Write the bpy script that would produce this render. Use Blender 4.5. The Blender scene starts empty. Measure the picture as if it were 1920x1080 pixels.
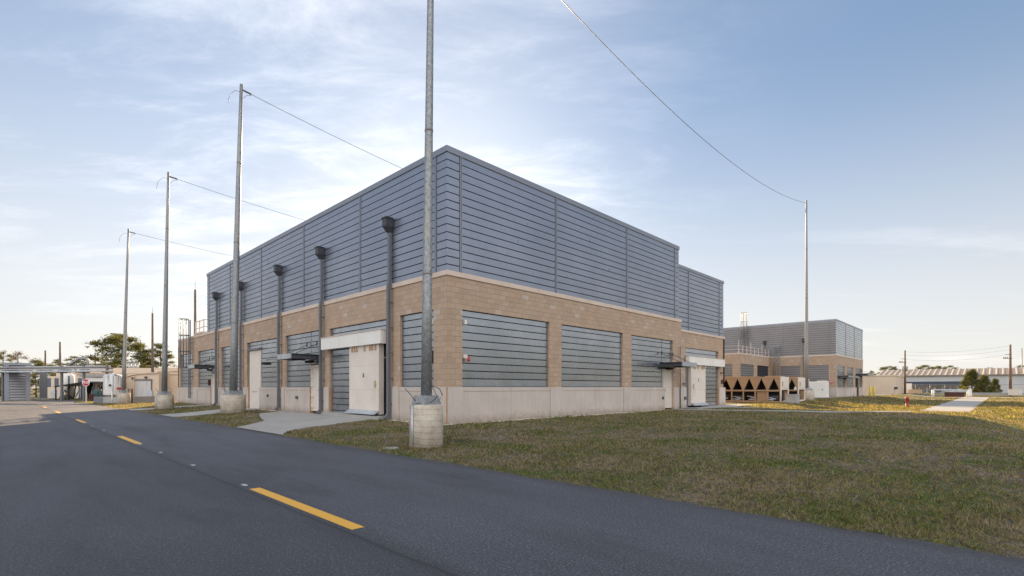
import bpy, math, random
import numpy as np
from mathutils import Vector, Matrix
random.seed(7); rng = np.random.default_rng(7)
C = bpy.context.scene.collection
scene = bpy.context.scene
# ------------------------------------------------------------------ camera
CAM = Vector((-11.5925, -14.6144, 1.33))
RV = Vector((.6972, -.7166, 0)).normalized(); FV = Vector((-RV.y, RV.x, 0))
cam_d = bpy.data.cameras.new('camera'); cam = bpy.data.objects.new('camera', cam_d); C.objects.link(cam)
cam.location = CAM
cam.rotation_euler = (math.radians(90), 0, math.atan2(FV.y, FV.x) - math.pi/2)
cam_d.sensor_width = 36; cam_d.lens = 944/1920*36; cam_d.shift_y = 187/1920
cam_d.clip_start = .1; cam_d.clip_end = 6000
scene.camera = cam
# ------------------------------------------------------------------ light
SUN_EL = math.radians(20.5); SD = Vector((.614, .79, 0)).normalized()
sdir = Vector((SD.x*math.cos(SUN_EL), SD.y*math.cos(SUN_EL), math.sin(SUN_EL)))
sl = bpy.data.lights.new('sun', 'SUN'); sl.energy = 5.0; sl.angle = math.radians(.53); sl.color = (1, .72, .42)
so = bpy.data.objects.new('sun', sl); C.objects.link(so)
so.rotation_euler = sdir.to_track_quat('Z', 'Y').to_euler(); so.location = (0, 0, 60)
w = bpy.data.worlds.new('World'); scene.world = w; w.use_nodes = True
def build_world():
    nt = w.node_tree; N = nt.nodes; L = nt.links; N.clear()
    out = N.new('ShaderNodeOutputWorld'); bg = N.new('ShaderNodeBackground'); bg.inputs[1].default_value = .050
    sky = N.new('ShaderNodeTexSky'); sky.sky_type = 'NISHITA'; sky.sun_disc = False
    sky.sun_elevation = SUN_EL; sky.sun_rotation = math.atan2(sdir.x, sdir.y)
    sky.air_density = 1.0; sky.dust_density = .35; sky.ozone_density = 1.6; sky.altitude = 0
    tc = N.new('ShaderNodeTexCoord')
    def M(op, a, b=None, c=None):
        m = N.new('ShaderNodeMath'); m.operation = op
        for i, v in enumerate((a, b, c)):
            if v is None: continue
            if isinstance(v, (int, float)): m.inputs[i].default_value = v
            else: L.new(v, m.inputs[i])
        return m.outputs[0]
    def VM(op, a, b):
        m = N.new('ShaderNodeVectorMath'); m.operation = op
        for i, v in enumerate((a, b)):
            if isinstance(v, (tuple, Vector)): m.inputs[i].default_value = tuple(v)
            else: L.new(v, m.inputs[i])
        return m
    d = tc.outputs['Generated']
    sx = VM('DOT_PRODUCT', d, RV).outputs['Value']; sy = VM('DOT_PRODUCT', d, FV).outputs['Value']
    sep = N.new('ShaderNodeSeparateXYZ'); L.new(d, sep.inputs[0]); z = M('MAXIMUM', sep.outputs[2], .02)
    zz = M('ADD', z, .10)
    u = M('DIVIDE', sx, zz); v = M('DIVIDE', sy, zz)
    cmb = N.new('ShaderNodeCombineXYZ'); L.new(u, cmb.inputs[0]); L.new(v, cmb.inputs[1])
    def noise(scale, det, rough, dist, rot, sc, off=(0, 0, 0)):
        mp = N.new('ShaderNodeMapping'); mp.inputs['Rotation'].default_value = (0, 0, rot); mp.inputs['Scale'].default_value = sc
        mp.inputs['Location'].default_value = off
        L.new(cmb.outputs[0], mp.inputs[0]); n = N.new('ShaderNodeTexNoise'); n.inputs['Scale'].default_value = scale
        n.inputs['Detail'].default_value = det; n.inputs['Roughness'].default_value = rough; n.inputs['Distortion'].default_value = dist
        L.new(mp.outputs[0], n.inputs[0]); return n.outputs[0]
    def ss(x, a, b):
        m = N.new('ShaderNodeMapRange'); m.interpolation_type = 'SMOOTHSTEP'; L.new(x, m.inputs[0])
        m.inputs[1].default_value = a; m.inputs[2].default_value = b; m.inputs[3].default_value = 0; m.inputs[4].default_value = 1
        return m.outputs[0]
    big = noise(.9, 3, .5, .3, .5, (1, 1, 1), (3.1, 1.2, 0))
    wisp = noise(2.3, 12, .66, .35, .62, (.75, 1.7, 1), (.7, .2, 0))
    fine = noise(8, 8, .7, .3, .3, (.9, 1.4, 1))
    # a band of cirrus crossing the sky in front of the camera
    reg = M('MULTIPLY', ss(M('ADD', u, M('MULTIPLY', v, .15)), -2.6, -1.0), M('SUBTRACT', 1, ss(M('ADD', u, M('MULTIPLY', v, -.33)), -.75, .45)))
    a = M('MULTIPLY', ss(M('ADD', M('MULTIPLY', wisp, .75), M('MULTIPLY', big, .4)), .50, .83), reg)
    a = M('MULTIPLY', a, M('ADD', .55, M('MULTIPLY', fine, .75)))
    low = M('MULTIPLY', ss(noise(1.3, 8, .6, .8, 0, (.35, 1.0, 1), (5, 5, 0)), .52, .75), M('SUBTRACT', 1, ss(z, .12, .5)))
    sdn = VM('DOT_PRODUCT', d, (SD*math.cos(.52)+Vector((0, 0, math.sin(.52)))-RV*.22).normalized()).outputs['Value']
    veil = M('MULTIPLY', ss(sdn, .78, .99), .26)
    a = M('MINIMUM', M('ADD', M('ADD', a, M('MULTIPLY', low, .3)), veil), 1)
    # the clear sky: its range eased a little, cooler above, a pale cream band low down
    gm = N.new('ShaderNodeGamma'); gm.inputs[1].default_value = .62
    pre = N.new('ShaderNodeMixRGB'); pre.blend_type = 'MULTIPLY'; pre.inputs[0].default_value = 1; L.new(sky.outputs[0], pre.inputs[1]); pre.inputs[2].default_value = (.2, .2, .2, 1)
    L.new(pre.outputs[0], gm.inputs[0])
    tint = N.new('ShaderNodeMixRGB'); tint.blend_type = 'MULTIPLY'; tint.inputs[0].default_value = 1; L.new(gm.outputs[0], tint.inputs[1]); tint.inputs[2].default_value = (4.6, 5.15, 5.85, 1)
    hz = N.new('ShaderNodeMixRGB'); L.new(M('MULTIPLY', M('SUBTRACT', 1, ss(z, -.02, .52)), .74), hz.inputs[0]); L.new(tint.outputs[0], hz.inputs[1]); hz.inputs[2].default_value = (8.7, 8.15, 7.6, 1)
    cl = N.new('ShaderNodeMixRGB'); cl.blend_type = 'ADD'; cl.inputs[0].default_value = 1
    L.new(hz.outputs[0], cl.inputs[1]); cl.inputs[2].default_value = (4.6, 4.1, 3.5, 1)
    mx = N.new('ShaderNodeMixRGB'); L.new(M('MULTIPLY', a, .95), mx.inputs[0]); L.new(hz.outputs[0], mx.inputs[1]); L.new(cl.outputs[0], mx.inputs[2])
    # unseen bright cloud behind the photographer, added to lift the shaded walls
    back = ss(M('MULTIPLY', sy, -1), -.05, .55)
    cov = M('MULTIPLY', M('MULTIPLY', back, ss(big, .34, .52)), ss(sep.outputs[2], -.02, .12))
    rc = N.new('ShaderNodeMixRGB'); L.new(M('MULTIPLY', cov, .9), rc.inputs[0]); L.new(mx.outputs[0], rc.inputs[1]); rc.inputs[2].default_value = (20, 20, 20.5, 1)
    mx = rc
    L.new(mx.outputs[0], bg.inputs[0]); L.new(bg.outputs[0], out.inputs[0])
build_world()
scene.view_settings.view_transform = 'Standard'; scene.view_settings.look = 'None'
scene.view_settings.exposure = 1.21; scene.view_settings.gamma = 1
scene.render.engine = 'CYCLES'; scene.render.resolution_x = 1024; scene.render.resolution_y = 576

# ------------------------------------------------------------------ materials
class NT:
    def __init__(s, name):
        s.m = bpy.data.materials.new(name); s.m.use_nodes = True; s.t = s.m.node_tree; s.N = s.t.nodes; s.L = s.t.links
        s.b = s.N['Principled BSDF']; s.tc = s.N.new('ShaderNodeTexCoord')
    def src(s, kind='Object', scale=(1, 1, 1), rot=(0, 0, 0), loc=(0, 0, 0)):
        mp = s.N.new('ShaderNodeMapping'); mp.inputs['Scale'].default_value = scale; mp.inputs['Rotation'].default_value = rot
        mp.inputs['Location'].default_value = loc
        s.L.new(s.tc.outputs[kind], mp.inputs[0]); return mp.outputs[0]
    def noise(s, v, scale, det=4, rough=.55, dist=0):
        n = s.N.new('ShaderNodeTexNoise'); s.L.new(v, n.inputs[0]); n.inputs['Scale'].default_value = scale
        n.inputs['Detail'].default_value = det; n.inputs['Roughness'].default_value = rough; n.inputs['Distortion'].default_value = dist
        return n.outputs[0]
    def ramp(s, f, stops):
        r = s.N.new('ShaderNodeValToRGB'); s.L.new(f, r.inputs[0]); e = r.color_ramp.elements
        while len(e) < len(stops): e.new(.5)
        for i, (p, c) in enumerate(stops):
            e[i].position = p; e[i].color = (*c, 1) if not isinstance(c, (int, float)) else (c, c, c, 1)
        return r.outputs[0]
    def mix(s, f, a, b, mode='MIX'):
        m = s.N.new('ShaderNodeMixRGB'); m.blend_type = mode
        for i, x in enumerate((f, a, b)):
            if isinstance(x, (int, float)): m.inputs[i].default_value = x if i == 0 else (x, x, x, 1)
            elif isinstance(x, tuple): m.inputs[i].default_value = (*x, 1)
            else: s.L.new(x, m.inputs[i])
        return m.outputs[0]
    def math(s, op, a, b=0.):
        m = s.N.new('ShaderNodeMath'); m.operation = op
        for i, x in enumerate((a, b)):
            if isinstance(x, (int, float)): m.inputs[i].default_value = x
            else: s.L.new(x, m.inputs[i])
        return m.outputs[0]
    def fin(s, col=None, rough=.6, metal=0., bump=None, bs=.3, bd=.02, spec=None):
        if col is not None:
            if isinstance(col, tuple): s.b.inputs['Base Color'].default_value = (*col, 1)
            else: s.L.new(col, s.b.inputs['Base Color'])
        if isinstance(rough, (int, float)): s.b.inputs['Roughness'].default_value = rough
        else: s.L.new(rough, s.b.inputs['Roughness'])
        s.b.inputs['Metallic'].default_value = metal
        if spec is not None: s.b.inputs['Specular IOR Level'].default_value = spec
        if bump is not None:
            b = s.N.new('ShaderNodeBump'); b.inputs['Strength'].default_value = bs; b.inputs['Distance'].default_value = bd
            s.L.new(bump, b.inputs['Height']); s.L.new(b.outputs[0], s.b.inputs['Normal'])
        return s.m
def simple(name, col, rough=.6, metal=0., var=.12, sc=3., bs=.15):
    t = NT(name); v = t.src(); n = t.noise(v, sc, 5)
    lo = tuple(c*(1-var) for c in col); hi = tuple(min(1, c*(1+var)) for c in col)
    return t.fin(t.ramp(n, [(.3, lo), (.7, hi)]), rough, metal, t.noise(v, sc*9, 3), bs, .01)
MT = {}
def mk():
    # split face block
    t = NT('split_face_block'); uv = t.src('UV')
    br = t.N.new('ShaderNodeTexBrick'); t.L.new(uv, br.inputs[0]); br.offset = .5
    for k, x in (('Scale', 1), ('Mortar Size', .007), ('Mortar Smooth', .3), ('Bias', 0), ('Brick Width', .406), ('Row Height', .2035)): br.inputs[k].default_value = x
    br.inputs['Color1'].default_value = (0, 0, 0, 1); br.inputs['Color2'].default_value = (1, 1, 1, 1); br.inputs['Mortar'].default_value = (.45,)*3+(1,)
    base = t.ramp(br.outputs['Color'], [(0, (.405, .295, .210)), (.5, (.445, .325, .232)), (.93, (.475, .345, .248)), (.965, (.49, .40, .33))])
    g = t.noise(uv, 34, 4, .7); g2 = t.noise(uv, .55, 3)
    c = t.mix(.8, base, t.ramp(g, [(.28, .58), (.5, .98), (.72, 1.3)]), 'MULTIPLY')
    c = t.mix(t.ramp(g2, [(.45, 0), (.7, .55)]), c, t.mix(1., c, (1.02, .90, .88), 'MULTIPLY'))
    c = t.mix(t.math('MULTIPLY', br.outputs['Fac'], .62), c, (.20, .155, .12))
    h = t.math('SUBTRACT', t.math('MULTIPLY', g, 1.0), t.math('MULTIPLY', br.outputs['Fac'], .8))
    MT['block'] = t.fin(c, .92, 0, h, .55, .02)
    # precast
    t = NT('precast_concrete'); uv = t.src('UV'); st = t.src('UV', (6, .5, 1))
    c = t.ramp(t.noise(uv, .8, 5, .6), [(.3, (.48, .415, .365)), (.7, (.59, .51, .45))])
    c = t.mix(.30, c, t.ramp(t.noise(st, 1.6, 4, .6), [(.3, .72), (.65, 1.1)]), 'MULTIPLY')
    c = t.mix(.25, c, t.ramp(t.noise(uv, 40, 3, .6), [(.3, .8), (.7, 1.1)]), 'MULTIPLY')
    sp = t.N.new('ShaderNodeSeparateXYZ'); t.L.new(uv, sp.inputs[0])
    dirt = t.ramp(t.math('ADD', sp.outputs[1], t.math('MULTIPLY', t.math('SUBTRACT', t.noise(uv, 3.5, 6, .7), .5), -.7)), [(.0, .75), (.12, .45), (.34, 0)])
    c = t.mix(dirt, c, (.26, .20, .15))
    MT['precast'] = t.fin(c, .85, 0, t.noise(uv, 30, 3), .12, .01)
    MT['coping'] = simple('coping_stone', (.60, .485, .40), .85, 0, .08, 1.5)
    MT['sealant'] = simple('joint_sealant', (.42, .23, .12), .9)
    # painted metal cladding
    def metal(name, a, b, rough=.36, met=.75, wob=.25):
        t = NT(name); uv = t.src('UV'); lf = t.src('UV', (.5, 2.2, 1))
        c = t.ramp(t.noise(uv, .45, 4, .6), [(.3, a), (.7, b)])
        c = t.mix(.2, c, t.ramp(t.noise(t.src('UV', (12, .6, 1)), 2, 4), [(.3, .75), (.7, 1.1)]), 'MULTIPLY')
        r = t.ramp(t.noise(uv, 2.2, 4), [(.3, rough-.06), (.7, rough+.08)])
        return t.fin(c, r, met, None if wob < .06 else t.noise(t.src('UV', (.45, 1.3, 1)), .9, 1, .4), wob, .03)
    MT['clad'] = metal('upper_cladding_paint', (.255, .285, .35), (.305, .335, .405), .33, .7, .05)
    MT['infill'] = metal('bay_panel_reflection_tint', (.33, .365, .415), (.41, .445, .50), .27, .85, .08)  # same panels as the upper cladding, made paler: low-sky reflection put into the colour
    MT['clad_far'] = metal('dull_grey_cladding_paint', (.25, .245, .25), (.29, .28, .285), .45, .55, .1)  # duller grey for the second building and the cabin louvers
    MT['cap'] = metal('trim_paint', (.25, .265, .30), (.28, .295, .33), .4, .6, .05)
    MT['gutter'] = metal('downspout_paint', (.14, .145, .16), (.18, .185, .20), .45, .4, .05)
    MT['groove'] = simple('groove_painted_shade', (.035, .036, .042), .8)  # near-black groove and joint floors, the recess shade put into the colour
    MT['dark'] = simple('dark_bronze_paint', (.055, .055, .065), .5, .2)
    MT['black'] = simple('black_void', (.012, .011, .011), .9)
    MT['cream'] = simple('cream_door_paint', (.68, .60, .525), .55, 0, .06, 1.2, .05)
    MT['white'] = simple('white_paint', (.74, .71, .66), .55, 0, .05, 1.)
    MT['chill'] = simple('chiller_tan_paint', (.33, .215, .13), .6, 0, .1, 1.5)
    MT['tanp'] = simple('tan_paint', (.52, .38, .25), .65, 0, .08, 1.5)
    MT['tan2'] = simple('beige_wall_paint', (.62, .50, .38), .8, 0, .07, .5)
    MT['roofm'] = simple('roof_membrane', (.35, .34, .33), .9)
    # galvanised
    t = NT('galvanised_steel'); v = t.src('Object', (1, 1, .55)); n1 = t.noise(v, 22, 5, .65, .6); n2 = t.noise(v, 1.1, 3)
    c = t.ramp(n1, [(.34, (.15, .165, .175)), (.5, (.25, .26, .265)), (.66, (.38, .38, .37))])
    c = t.mix(t.ramp(n2, [(.5, 0), (.75, .5)]), c, (.34, .29, .24))
    MT['galv'] = t.fin(c, .5, .45, n1, .15, .005)
    MT['galv_top'] = simple('weathered_steel', (.22, .20, .19), .6, .3)
    MT['rust'] = simple('rusty_mast', (.135, .10, .075), .8, .1, .25, 2)
    MT['wood'] = simple('weathered_timber', (.17, .11, .075), .9, 0, .3, 5)
    # board marked pier concrete
    t = NT('form_marked_concrete'); v = t.src(); sp = t.N.new('ShaderNodeSeparateXYZ'); t.L.new(v, sp.inputs[0])
    zz = t.math('ADD', sp.outputs[2], t.math('ADD', t.math('MULTIPLY', sp.outputs[1], -.07), t.math('MULTIPLY', t.noise(v, 1.6, 3), .09)))
    ln = t.ramp(t.math('FRACT', t.math('MULTIPLY', zz, 6.4)), [(0, .35), (.05, .55), (.12, 1), (1, .92)])
    c = t.ramp(t.noise(v, 2.4, 6, .65), [(.3, (.34, .285, .225)), (.52, (.50, .43, .345)), (.72, (.60, .54, .46))])
    c = t.mix(.55, c, ln, 'MULTIPLY')
    c = t.mix(.4, c, t.ramp(t.noise(v, 18, 5, .7), [(.3, .6), (.6, 1.1)]), 'MULTIPLY')
    MT['pier'] = t.fin(c, .9, 0, ln, .35, .02)
    t = NT('flatwork_concrete'); v = t.src()
    c = t.ramp(t.noise(v, .6, 6, .65), [(.3, (.31, .295, .275)), (.7, (.40, .385, .36))])
    c = t.mix(.35, c, t.ramp(t.noise(v, 26, 4, .7), [(.3, .75), (.7, 1.1)]), 'MULTIPLY')
    MT['conc'] = t.fin(c, .88, 0, t.noise(v, 60, 3), .15, .01)
    # asphalt
    t = NT('asphalt_surface'); v = t.src(); sp = t.N.new('ShaderNodeSeparateXYZ'); t.L.new(v, sp.inputs[0])
    agg = t.noise(v, 42, 6, .85); med = t.noise(t.src('Object', (1.6, .30, 1)), .9, 6, .65, .4); lg = t.noise(v, .16, 4, .55)
    c = t.ramp(agg, [(.37, (.022, .023, .028)), (.47, (.080, .083, .099)), (.56, (.122, .127, .150)), (.64, (.38, .385, .41))])
    c = t.mix(.75, c, t.ramp(med, [(.32, .66), (.5, 1.0), (.7, 1.2)]), 'MULTIPLY')
    c = t.mix(.7, c, t.ramp(lg, [(.35, .80), (.65, 1.14)]), 'MULTIPLY')
    wob = t.math('ADD', sp.outputs[0], t.math('MULTIPLY', t.math('SUBTRACT', t.noise(t.src('Object', (0, 1, 0)), 1.3, 5), .5), .09))
    ds = t.math('ABSOLUTE', t.math('ADD', wob, 8.89))
    c = t.mix(t.ramp(ds, [(0, .75), (.018, .55), (.04, .2), (.2, 0)]), c, (.028, .028, .03))
    c = t.mix(t.ramp(t.math('ADD', wob, 8.9), [(0, .22), (.02, 0)]), c, (.03, .03, .04))
    lane = t.math('ABSOLUTE', t.math('ADD', wob, 6.9))
    c = t.mix(t.ramp(t.math('SUBTRACT', lane, .45), [(0, .10), (.5, 0)]), c, (.15, .15, .16))
    ed = t.math('ABSOLUTE', t.math('ADD', wob, 5.0))
    c = t.mix(t.ramp(ed, [(0, .55), (.28, 0)]), c, (.06, .055, .05))
    MT['asph'] = t.fin(c, t.ramp(agg, [(.3, .62), (.7, .85)]), 0, t.math('ADD', agg, t.math('MULTIPLY', t.noise(v, 140, 2, .8), .7)), .9, .03, .5)
    t = NT('road_paint_yellow'); v = t.src()
    c = t.ramp(t.noise(v, 55, 5, .75), [(.33, (.40, .22, .03)), (.42, (.72, .38, .045)), (.7, (.80, .43, .055))])
    MT['yellow'] = t.fin(c, .6, 0, t.noise(v, 90, 3), .3, .01)
    MT['tab'] = simple('pale_marker', (.36, .38, .40), .6)
    # lawn soil/grass
    def grass(name, blades):
        t = NT(name); v = t.src()
        p1 = t.noise(v, .5, 6, .6, .5); p2 = t.noise(v, 3.0, 6, .7, .4); p4 = t.noise(v, 11, 5, .7); p3 = t.noise(v, 42, 4, .75)
        f = t.math('ADD', t.math('MULTIPLY', p1, .42), t.math('ADD', t.math('MULTIPLY', p2, .33), t.math('MULTIPLY', p4, .25)))
        c = t.ramp(f, [(.40, (.300, .240, .190)), (.47, (.235, .195, .140)), (.52, (.165, .160, .080)), (.56, (.115, .150, .036)), (.62, (.075, .125, .022))])
        c = t.mix(.9, c, t.ramp(p4, [(.34, .32), (.5, 1.03), (.64, 1.75)]), 'MULTIPLY')
        if blades:
            oi = t.N.new('ShaderNodeNewGeometry'); c = t.mix(t.math('MULTIPLY', t.math('POWER', oi.outputs['Random Per Island'], 3.), .9), c, (.42, .35, .26)); c = t.mix(1., c, t.ramp(oi.outputs['Random Per Island'], [(0, .35), (.45, .9), (1, 1.15)]), 'MULTIPLY')
            m = t.fin(c, .75, 0, None, spec=.25)
            tl = t.N.new('ShaderNodeBsdfTranslucent'); t.L.new(t.mix(1., c, (1.7, 1.5, .45), 'MULTIPLY'), tl.inputs[0]); ms = t.N.new('ShaderNodeMixShader'); ms.inputs[0].default_value = .5
            t.L.new(t.b.outputs[0], ms.inputs[1]); t.L.new(tl.outputs[0], ms.inputs[2]); t.L.new(ms.outputs[0], t.N['Material Output'].inputs[0])
        else:
            bare = t.ramp(t.noise(v, .9, 6, .65, 1.4), [(.58, 0), (.64, .85)])
            c = t.mix(1., c, t.ramp(p3, [(.30, .28), (.5, .72), (.68, 1.25)]), 'MULTIPLY')
            c = t.mix(bare, c, (.075, .06, .052))
            m = t.fin(c, .95, 0, t.math('ADD', p3, t.math('MULTIPLY', p2, 2)), .9, .04, spec=.15)
        return m
    MT['lawn'] = grass('lawn_ground', False); MT['blade'] = grass('grass_blades', True)
    MT['gravel'] = simple('river_stone', (.48, .42, .34), .85, 0, .35, 12)
    def leafy(name, col, var, sc):
        t = NT(name); n = t.noise(t.src(), sc, 5); c = t.ramp(n, [(.3, tuple(x*(1-var) for x in col)), (.7, tuple(x*(1+var) for x in col))]); m = t.fin(c, .8, 0, None, spec=.2)
        tl = t.N.new('ShaderNodeBsdfTranslucent'); t.L.new(t.mix(1., c, (1.5, 1.4, .6), 'MULTIPLY'), tl.inputs[0]); ms = t.N.new('ShaderNodeMixShader'); ms.inputs[0].default_value = .4
        t.L.new(t.b.outputs[0], ms.inputs[1]); t.L.new(tl.outputs[0], ms.inputs[2]); t.L.new(ms.outputs[0], t.N['Material Output'].inputs[0]); return m
    MT['leaf'] = leafy('pine_needles', (.115, .115, .045), .35, .8)
    MT['leaf_dry'] = simple('bare_twigs', (.26, .16, .10), .9, 0, .3, .8)
    MT['leaf_y'] = leafy('yellow_green_leaves', (.30, .28, .04), .25, 3)
    MT['leaf_g'] = leafy('dark_shrub_leaves', (.13, .13, .055), .45, 2)
    MT['bark'] = simple('pine_bark', (.11, .075, .05), .95, 0, .3, 4)
    MT['red'] = simple('red_enamel', (.42, .02, .025), .5)
    MT['hyd'] = simple('hydrant_red', (.27, .022, .014), .5)
    MT['lett'] = simple('white_lettering', (.85, .85, .85), .5, 0, .02)
    MT['sgreen'] = simple('green_cylinder_paint', (.015, .12, .11), .4)
    MT['blue'] = simple('blue_awning', (.045, .055, .075), .6)
    MT['glass'] = simple('dim_window_glass', (.09, .11, .15), .2, .2)
    MT['steelb'] = simple('whitish_pipe_jacket', (.45, .47, .50), .45, .3, .15, 2)
    MT['brown'] = simple('red_brown_frame', (.085, .032, .022), .8)
    MT['ylw'] = simple('yellow_bollard_paint', (.75, .55, .03), .5)
    MT['shedw'] = simple('pale_ribbed_wall', (.52, .52, .51), .7, 0, .06, .3)
    MT['shedr'] = simple('pale_ribbed_roof', (.44, .38, .32), .6, .1, .1, .3)
    MT['shedg'] = simple('weathered_roof_sheet', (.24, .20, .165), .7, .1, .12, .6)
    t = NT('streaked_tank_paint'); v = t.src(); s2 = t.src('Object', (5, 5, .35))
    sp = t.N.new('ShaderNodeSeparateXYZ'); t.L.new(v, sp.inputs[0])
    k = t.math('MULTIPLY', t.ramp(t.noise(s2, 1.0, 5, .6), [(.42, 0), (.62, 1)]), t.ramp(t.math('MULTIPLY', sp.outputs[2], .33), [(.35, 0), (.95, .9)]))
    MT['tank'] = t.fin(t.mix(k, (.70, .68, .66), (.05, .045, .045)), .6)
    t = NT('corrugated_door'); v = t.src(); s2 = t.src('Object', (7, 7, .4))
    MT['streakdoor'] = t.fin(t.ramp(t.noise(s2, 1.2, 5, .65), [(.3, (.38, .37, .36)), (.6, (.60, .58, .55))]), .7)
mk()
# ------------------------------------------------------------------ builder
class MB:
    def __init__(s): s.v = []; s.f = []; s.m = []; s.sm = []
    def poly(s, pts, m=0, smooth=False):
        i = len(s.v); s.v += [tuple(p) for p in pts]; s.f.append(tuple(range(i, i+len(pts)))); s.m.append(m); s.sm.append(smooth)
    def box(s, x0, x1, y0, y1, z0, z1, m=0):
        if x0 > x1: x0, x1 = x1, x0
        if y0 > y1: y0, y1 = y1, y0
        i = len(s.v); s.v += [(x, y, z) for z in (z0, z1) for y in (y0, y1) for x in (x0, x1)]
        for q in ((0, 2, 3, 1), (4, 5, 7, 6), (0, 1, 5, 4), (2, 6, 7, 3), (0, 4, 6, 2), (1, 3, 7, 5)):
            s.f.append(tuple(i+k for k in q)); s.m.append(m); s.sm.append(False)
    def tube(s, pts, r, n=8, m=0, caps=True, r2=None):
        pts = [Vector(p) for p in pts]; K = len(pts); rings = []
        up = Vector((0, 0, 1))
        for k, p in enumerate(pts):
            d = (pts[min(k+1, K-1)]-pts[max(k-1, 0)]).normalized()
            a = d.cross(up)
            if a.length < .05: a = d.cross(Vector((1, 0, 0)))
            a.normalize(); b = d.cross(a).normalized()
            rr = r if r2 is None else r+(r2-r)*k/(K-1)
            i = len(s.v)
            for j in range(n):
                th = 2*math.pi*j/n; s.v.append(tuple(p+a*math.cos(th)*rr+b*math.sin(th)*rr))
            rings.append(i)
        for k in range(K-1):
            for j in range(n):
                j2 = (j+1) % n
                s.f.append((rings[k]+j, rings[k]+j2, rings[k+1]+j2, rings[k+1]+j)); s.m.append(m); s.sm.append(True)
        if caps:
            s.f.append(tuple(rings[0]+j for j in reversed(range(n)))); s.f.append(tuple(rings[-1]+j for j in range(n))); s.m += [m, m]; s.sm += [False, False]
    def lathe(s, c, prof, n=24, m=0, smooth=True):
        rings = []
        for r, z in prof:
            i = len(s.v); rings.append(i)
            for j in range(n):
                th = 2*math.pi*j/n; s.v.append((c[0]+r*math.cos(th), c[1]+r*math.sin(th), c[2]+z))
        for k in range(len(prof)-1):
            for j in range(n):
                j2 = (j+1) % n; s.f.append((rings[k]+j, rings[k]+j2, rings[k+1]+j2, rings[k+1]+j)); s.m.append(m); s.sm.append(smooth)
        s.f.append(tuple(rings[0]+j for j in reversed(range(n)))); s.f.append(tuple(rings[-1]+j for j in range(n))); s.m += [m, m]; s.sm += [False, False]
    def build(s, name, mats, parent=None, loc=None):
        me = bpy.data.meshes.new(name); me.from_pydata(s.v, [], s.f); me.update()
        if not isinstance(mats, (list, tuple)): mats = [mats]
        for m in mats: me.materials.append(MT[m] if isinstance(m, str) else m)
        me.polygons.foreach_set('material_index', s.m); me.polygons.foreach_set('use_smooth', s.sm)
        uv = me.uv_layers.new(name='UVMap'); P = np.empty(len(me.loops)*3, np.float32)
        co = np.array(s.v, np.float64); li = np.empty(len(me.loops), np.int32); me.loops.foreach_get('vertex_index', li)
        nr = np.empty(len(me.polygons)*3); me.polygons.foreach_get('normal', nr); nr = nr.reshape(-1, 3)
        tot = np.empty(len(me.polygons), np.int32); me.polygons.foreach_get('loop_total', tot)
        n = np.repeat(nr, tot, axis=0); p = co[li]; a = np.abs(n)
        U = np.where((a[:, 2] > .75), p[:, 0], np.where(a[:, 0] > a[:, 1], p[:, 1]+.203, p[:, 0])); V = np.where(a[:, 2] > .75, p[:, 1], p[:, 2])
        uv.data.foreach_set('uv', np.stack([U, V], 1).astype(np.float32).ravel())
        o = bpy.data.objects.new(name, me); C.objects.link(o)
        if parent is not None: o.parent = parent
        if loc is not None: o.location = loc
        return o
def tag(o, label=None, cat=None, group=None, kind=None):
    if label: o['label'] = label
    if cat: o['category'] = cat
    if group: o['group'] = group
    if kind: o['kind'] = kind
    return o
def thing(name, label, cat, loc=(0, 0, 0), rz=0, group=None):
    o = bpy.data.objects.new(name, None); C.objects.link(o); o.location = loc; o.rotation_euler = (0, 0, rz); o.empty_display_size = .3
    return tag(o, label, cat, group)
def copy_tree(o, parent=None):
    c = o.copy(); C.objects.link(c); c.parent = parent
    for ch in list(o.children): copy_tree(ch, c)
    return c
def D(px, py, t):   # a point t metres in front of the viewpoint, used to take positions off the survey photograph
    v = CAM + RV*((px-960)/944*t) + FV*t; return Vector((v.x, v.y, CAM.z-(py-727)/944*t))

# ------------------------------------------------------------------ ground
def sst(x, a, b):
    t = np.clip((x-a)/(b-a), 0, 1); return t*t*(3-2*t)
def hgt(x, y):
    x = np.asarray(x, float); y = np.asarray(y, float)
    side = -.27+.26*sst(x, -5.0, .4)
    south = -.27+.27*sst(x, -5.0, 7)+.06*sst(x, 8, 17)-.02*sst(x, 18, 22)
    k = sst(-y, .5, 6); h = side*(1-k)+south*k
    h = h+.05*sst(x, 20, 34)
    h = h-.42*sst(-y, 1.8, 6)*sst(x, 21, 29)
    h = h+.15*np.exp(-((x-17)/5.5)**2-((y+12.6)/3.2)**2)-.50*sst(-y, 13.4, 16.2)*sst(x, 3, 11)*(1-sst(x, 19, 27))
    h = h*(1-sst(y, 41, 48)*(1-sst(x, 30, 45)))+(-.262)*sst(y, 41, 48)*(1-sst(x, 30, 45))
    h = h+.015*np.sin(x*.9+y*.5)*np.sin(y*.7-x*.3)*sst(x, -4.5, -3)
    h = np.where(x < -5.02, np.where(y > 74, -.24, -.31), h)
    return h
def H(x, y): return float(hgt(x, y))
def axis(pts):
    out = []
    for a, b, st in pts: out += list(np.arange(a, b, st))
    return np.array(out+[pts[-1][1]])
xs = axis([(-3000, -200, 400), (-200, -20, 30), (-20, -5.4, 2.), (-5.4, -4.6, .1), (-4.6, 8, .35), (8, 45, .6), (45, 180, 8), (180, 3000, 300)])
ys = axis([(-3000, -200, 400), (-200, -20, 30), (-20, 2, .4), (2, 50, .8), (50, 72, 4), (72, 76, .5), (76, 200, 10), (200, 3000, 300)])
XX, YY = np.meshgrid(xs, ys); ZZ = hgt(XX, YY)
me = bpy.data.meshes.new('ground'); nx, ny = len(xs), len(ys)
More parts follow.
